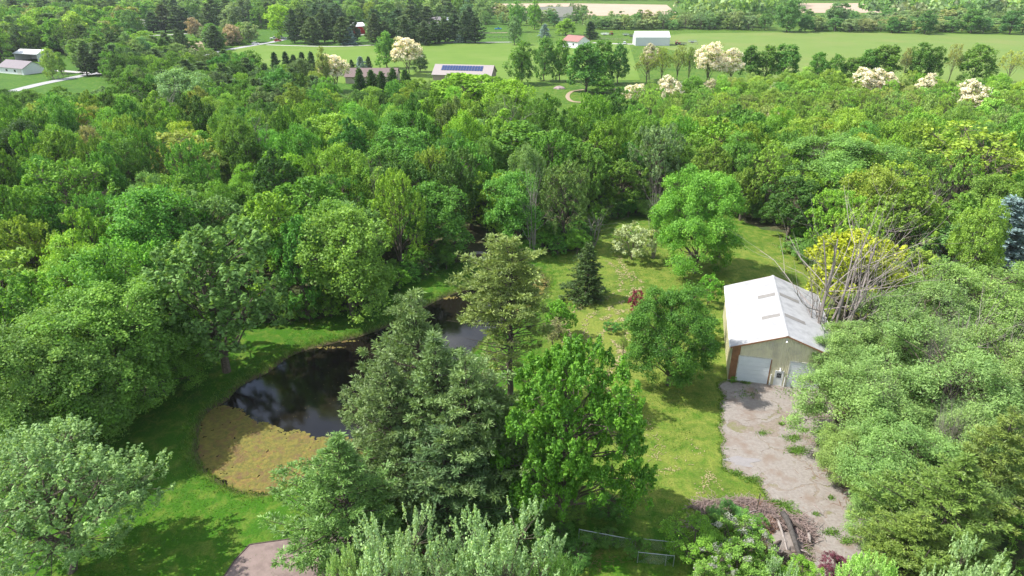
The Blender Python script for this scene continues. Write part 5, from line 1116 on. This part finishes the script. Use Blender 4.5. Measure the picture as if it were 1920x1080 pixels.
mound('flower_mound', 'low pinkish grey stone mound on the mown grass', 'mound', 1049, 166, 2.2, 1.0, mat('mound_stone', (.34, .25, .26), .9, 2, (.25, .2, .2)), 1)
mound('dirt_pile', 'reddish earth heap left of the white blossomed locusts', 'heap', 1160, 170, 2.4, 1.0, mat('red_earth', (.3, .2, .18), .95, 2, (.22, .15, .13)), 2)
c = at(1027, 187); t = thing('garden_barrel', 'small blue and white barrel on the mown grass', 'barrel', (c[0], c[1], 0)); MB().tube([(0, 0, 0), (0, 0, .45), (0, 0, .9)], [.3, .36, .3], 12).build('barrel_body', M['blue'], t); MB().tube([(0, 0, .9), (0, 0, 1.2)], [.34, .3], 12).build('lid', M['white'], t)
# stone ring
c = at(898, 483); t = thing('stone_ring', 'round fire pit ring of pale stones with dark ash inside at the forest edge', 'fire pit', (c[0], c[1], 0)); k = 26
M['stone'] = mat('pale_stone', (.5, .47, .47), .9, 3, (.28, .25, .26), .3)
for i in range(k):
    for lv in (0, 1):
        a = 6.283 * (i + lv * .5) / k; mb = MB(); r0 = 1.42 + RNG.uniform(-.03, .03); r1 = 1.72 + RNG.uniform(-.04, .04); d = 6.283 / k * .46; z0 = lv * .26 + .0; z1 = z0 + .25 - RNG.uniform(0, .03)
        n = 0; mb.v = [(r * math.cos(q), r * math.sin(q), z) for z in (z0, z1) for r, q in ((r0, a - d), (r1, a - d), (r1, a + d), (r0, a + d))]
        mb.f = [(3, 2, 1, 0), (4, 5, 6, 7), (0, 1, 5, 4), (1, 2, 6, 5), (2, 3, 7, 6), (3, 0, 4, 7)]; mb.build('stone', M['stone'], t)
MB().tube([(0, 0, .02), (0, 0, .14)], [1.41, 1.3], 20).build('ash_bed', mat('ash', (.07, .045, .035), .95, 4, (.12, .09, .07), .5), t)
# chain link fence in the bottom shade
def chain(label, a_, b_, h=1.25):
    p, q = at(*a_), at(*b_); t = thing('chain_link_fence', label, 'fence', (p[0], p[1], 0)); d = q - p; L = np.hypot(*d); u = d / L
    for i in range(int(L / 2.4) + 2):
        s_ = min(L, i * 2.4); MB().tube([(u[0] * s_, u[1] * s_, 0), (u[0] * s_, u[1] * s_, h + .06)], .035, 6).build('post', M['metal'], t)
    MB().tube([(0, 0, h), (d[0], d[1], h)], .028, 6).build('top_rail', M['metal'], t)
    mb = MB(); s_ = 0
    while s_ < L:
        for sg_ in (-1, 1):
            x0 = s_ if sg_ > 0 else s_ + h
            e_ = x0 + sg_ * h
            if 0 <= x0 <= L and 0 <= e_ <= L: mb.tube([(u[0] * x0, u[1] * x0, .03), (u[0] * e_, u[1] * e_, h - .03)], .004, 3, cap=False)
        s_ += .14
    o = mb.build('wire_mesh', M['metal'], t); o['kind'] = 'stuff'
chain('chain link fence in the shade below the fresh green maple', (1085, 1012), (1190, 1032)); chain('rear run of chain link fence left of the dense green bush', (1205, 1030), (1262, 1036)); chain('front run of chain link fence left of the dense green bush', (1195, 1055), (1262, 1062))
# paved patio & mulch
M['patio'] = mat('pink_paving', (.23, .175, .16), .9, 1.2, (.19, .145, .13), .2, c3=(.16, .12, .11), scale2=.6)
pp = [(468, 1022), (640, 998), (700, 1060), (700, 1180), (370, 1180), (395, 1120), (440, 1052)]
sheet('patio', pp, .06, M['patio'], n=1)
t = thing('patio_edging', 'dark timber edging along the pinkish patio in the bottom left', 'edging', (0, 0, 0)); 
for a_, b_ in ((pp[0], pp[6]), (pp[6], pp[5]), (pp[5], pp[4]), (pp[1], pp[0])):
    p, q = at(*a_), at(*b_); MB().tube([(p[0], p[1], .06), (q[0], q[1], .06)], .07, 4).build('board', M['pinebark'], t)
M['mulch'] = mat('red_mulch', (.19, .075, .045), .95, 5, (.11, .05, .03), .6)
sheet('mulch_bed', [(815, 960), (860, 985), (868, 1040), (830, 1070), (790, 1040), (795, 990)], .05, M['mulch'], jag=.3, step=.4)
# ------------------------------------------------------------------ brush pile
rng = np.random.RandomState(8)
def sticks(name, spots, label, m, cat='brush'):
    mb = MB()
    for px, py, rx, ry, n, L, hh, rad in spots:
        for i in range(n):
            c = at(px + rng.normal() * rx * .5, py + rng.normal() * ry * .5); l = L * rng.uniform(.4, 1.3); a = rng.normal() * .9 + .1; z = abs(rng.normal()) * hh * .5 + .05
            dv = np.array([math.cos(a), math.sin(a), rng.normal() * .22]) * l / 2; p = np.array([c[0], c[1], z]); mid_ = p + rng.normal(size=3) * .06 * l
            a0, a1 = p - dv, p + dv; a0[2] = max(a0[2], .02); a1[2] = max(a1[2], .02); r = rad * rng.uniform(.5, 1.5)
            mb.tube([a0, mid_, a1], [r, r * .9, r * .5], 4)
    return tag(mb.build(name, m), label, cat, kind='stuff')
M['twig'] = mat('grey_pink_twigs', (.33, .25, .23), .95, 4, (.2, .15, .13)); M['twigbrown'] = mat('rusty_twigs', (.30, .16, .09), .95, 4, (.2, .11, .07))
sticks('brush_pile', [(1325, 950, 26, 10, 170, 1.7, .35, .022), (1395, 948, 34, 10, 420, 1.5, .6, .02), (1430, 962, 24, 10, 260, 1.6, .5, .025), (1310, 984, 22, 5, 90, 1.6, .25, .022), (1475, 985, 40, 16, 420, 1.6, .6, .028), (1505, 1005, 24, 18, 260, 1.4, .6, .03), (1480, 1035, 30, 12, 200, 1.5, .3, .022), (1500, 1050, 50, 8, 90, 1.3, .2, .018)], 'tangled heap of grey pink cut branches beside the concrete yard', M['twig'])
sticks('rusty_twigs', [(1448, 1000, 14, 24, 260, 1.2, .4, .018), (1440, 1020, 10, 16, 120, 1.1, .3, .018), (1420, 950, 30, 8, 60, 1.2, .5, .015)], 'rust brown twigs on the left flank of the log heap', M['twigbrown'])
mound('ash_heap', 'pale grey earth heap under the logs of the brush pile', 'heap', 1470, 1020, 1.6, .8, mat('grey_earth', (.23, .2, .18), .95, 4, (.2, .17, .15), .6), 5)
ld = [((1466, 972), (1500, 1050), .25, .9, 'thick charred log lying across the brush pile', mat('charred_wood', (.10, .09, .085), .95, 5, (.05, .045, .04), .4)), ((1456, 980), (1478, 1046), .11, .62, 'pale weathered log beside the charred log', M['deadwood']), ((1480, 985), (1515, 1005), .15, .6, 'dark short log at the right of the brush pile', M['pinebark']),
      ((1450, 975), (1470, 992), .13, .55, 'dark log stub at the head of the brush pile', M['pinebark']), ((1448, 1032), (1470, 1015), .12, .6, 'crooked dark log at the left foot of the heap', M['pinebark']), ((1395, 975), (1420, 960), .07, .6, 'slim pinkish branch lying on the weeds', M['deadwood']),
      ((1375, 1000), (1388, 975), .05, .6, 'curved bare stick standing in the weeds', M['deadwood']), ((1515, 1005), (1518, 1020), .14, .4, 'short upright pale log end at the right of the pile', M['deadwood']), ((1440, 1040), (1500, 1050), .035, .85, 'long thin pale pole across the foot of the pile', M['deadwood']),
      ((1500, 1035), (1520, 1042), .06, .3, 'thin stick on the ground right of the logs', M['deadwood']), ((1315, 990), (1345, 984), .09, .35, 'grey log in the small left brush heap', M['deadwood']), ((1308, 988), (1325, 978), .08, .3, 'dark log in the small left brush heap', M['pinebark'])]
for a_, b_, r, z, lb, m in ld:
    p, q = P(*a_, .3), P(*b_, .3); d = q - p; mb = MB(); pts = [p + d * f + Vector((0, 0, z * (1 - abs(f - .3)) + rng.normal() * .04)) for f in np.linspace(0, 1, 6)]
    mb.tube(pts, [r * (1.15 - .35 * i / 5 + rng.normal() * .05) for i in range(6)], 9); tag(mb.build('log', m, smooth=True), lb, 'log')
rp_ = P(1480, 1052, .0); mb = MB()
for i in range(60):
    a = rng.uniform(math.pi, 2 * math.pi); L = rng.uniform(.7, 1.5); mb.tube([rp_ + Vector((0, .3, .55)), rp_ + Vector((math.cos(a) * L * .5, .3 + math.sin(a) * L * .4, .5 + rng.normal() * .15)), rp_ + Vector((math.cos(a) * L, .3 + math.sin(a) * L * .8, .12 + abs(rng.normal()) * .2))], [.09, .05, .015], 5)
mb.tube([rp_ + Vector((0, .5, .2)), rp_ + Vector((0, .1, .6))], [.5, .3], 10); tag(mb.build('root_plate', M['bark'], smooth=True), 'splayed grey root plate of an upturned stump at the foot of the log heap', 'stump')
c = at(1417, 965); tag(MB().tube([(c[0], c[1], 0), (c[0] + .03, c[1], 2.6)], .05, 6).build('wooden_post', M['bark']), 'thin upright wooden post standing in the brush pile', 'post')
c = at(1569, 791); mb = MB(); mb.tube([(c[0], c[1], 0), (c[0], c[1], .35), (c[0] + .1, c[1], .8)], [.42, .28, .22], 9)
for i in range(6): a = i * 1.05; mb.tube([(c[0], c[1], .25), (c[0] + math.cos(a) * .6, c[1] + math.sin(a) * .6, .02)], [.12, .04], 5)
tag(mb.build('tree_stump', M['pinebark']), 'black tree stump on the right side of the concrete yard', 'stump')
sticks('fallen_twigs', [(1560, 880, 40, 14, 120, .9, .05, .012), (1540, 760, 60, 10, 70, .8, .05, .01), (1450, 1000, 120, 60, 120, .6, .05, .012), (1600, 930, 30, 30, 120, .9, .05, .014), (1130, 1050, 60, 20, 60, .8, .05, .01)], 'small fallen twigs littering the concrete yard and the grass round it', M['twigbrown'])

# ------------------------------------------------------------------ air
hz = MB().box((-3200, -200, -3), (3200, 3400, 60)).build('haze', None)
hm = bpy.data.materials.new('haze'); hm.use_nodes = True; nt = hm.node_tree; nt.nodes.clear(); pv = node(nt, 'ShaderNodeVolumePrincipled'); pv.inputs['Color'].default_value = (.82, .9, 1, 1); pv.inputs['Density'].default_value = .00008; pv.inputs['Anisotropy'].default_value = .2
o = node(nt, 'ShaderNodeOutputMaterial'); nt.links.new(pv.outputs[0], o.inputs['Volume']); hz.data.materials.append(hm); tag(hz, kind='stuff')
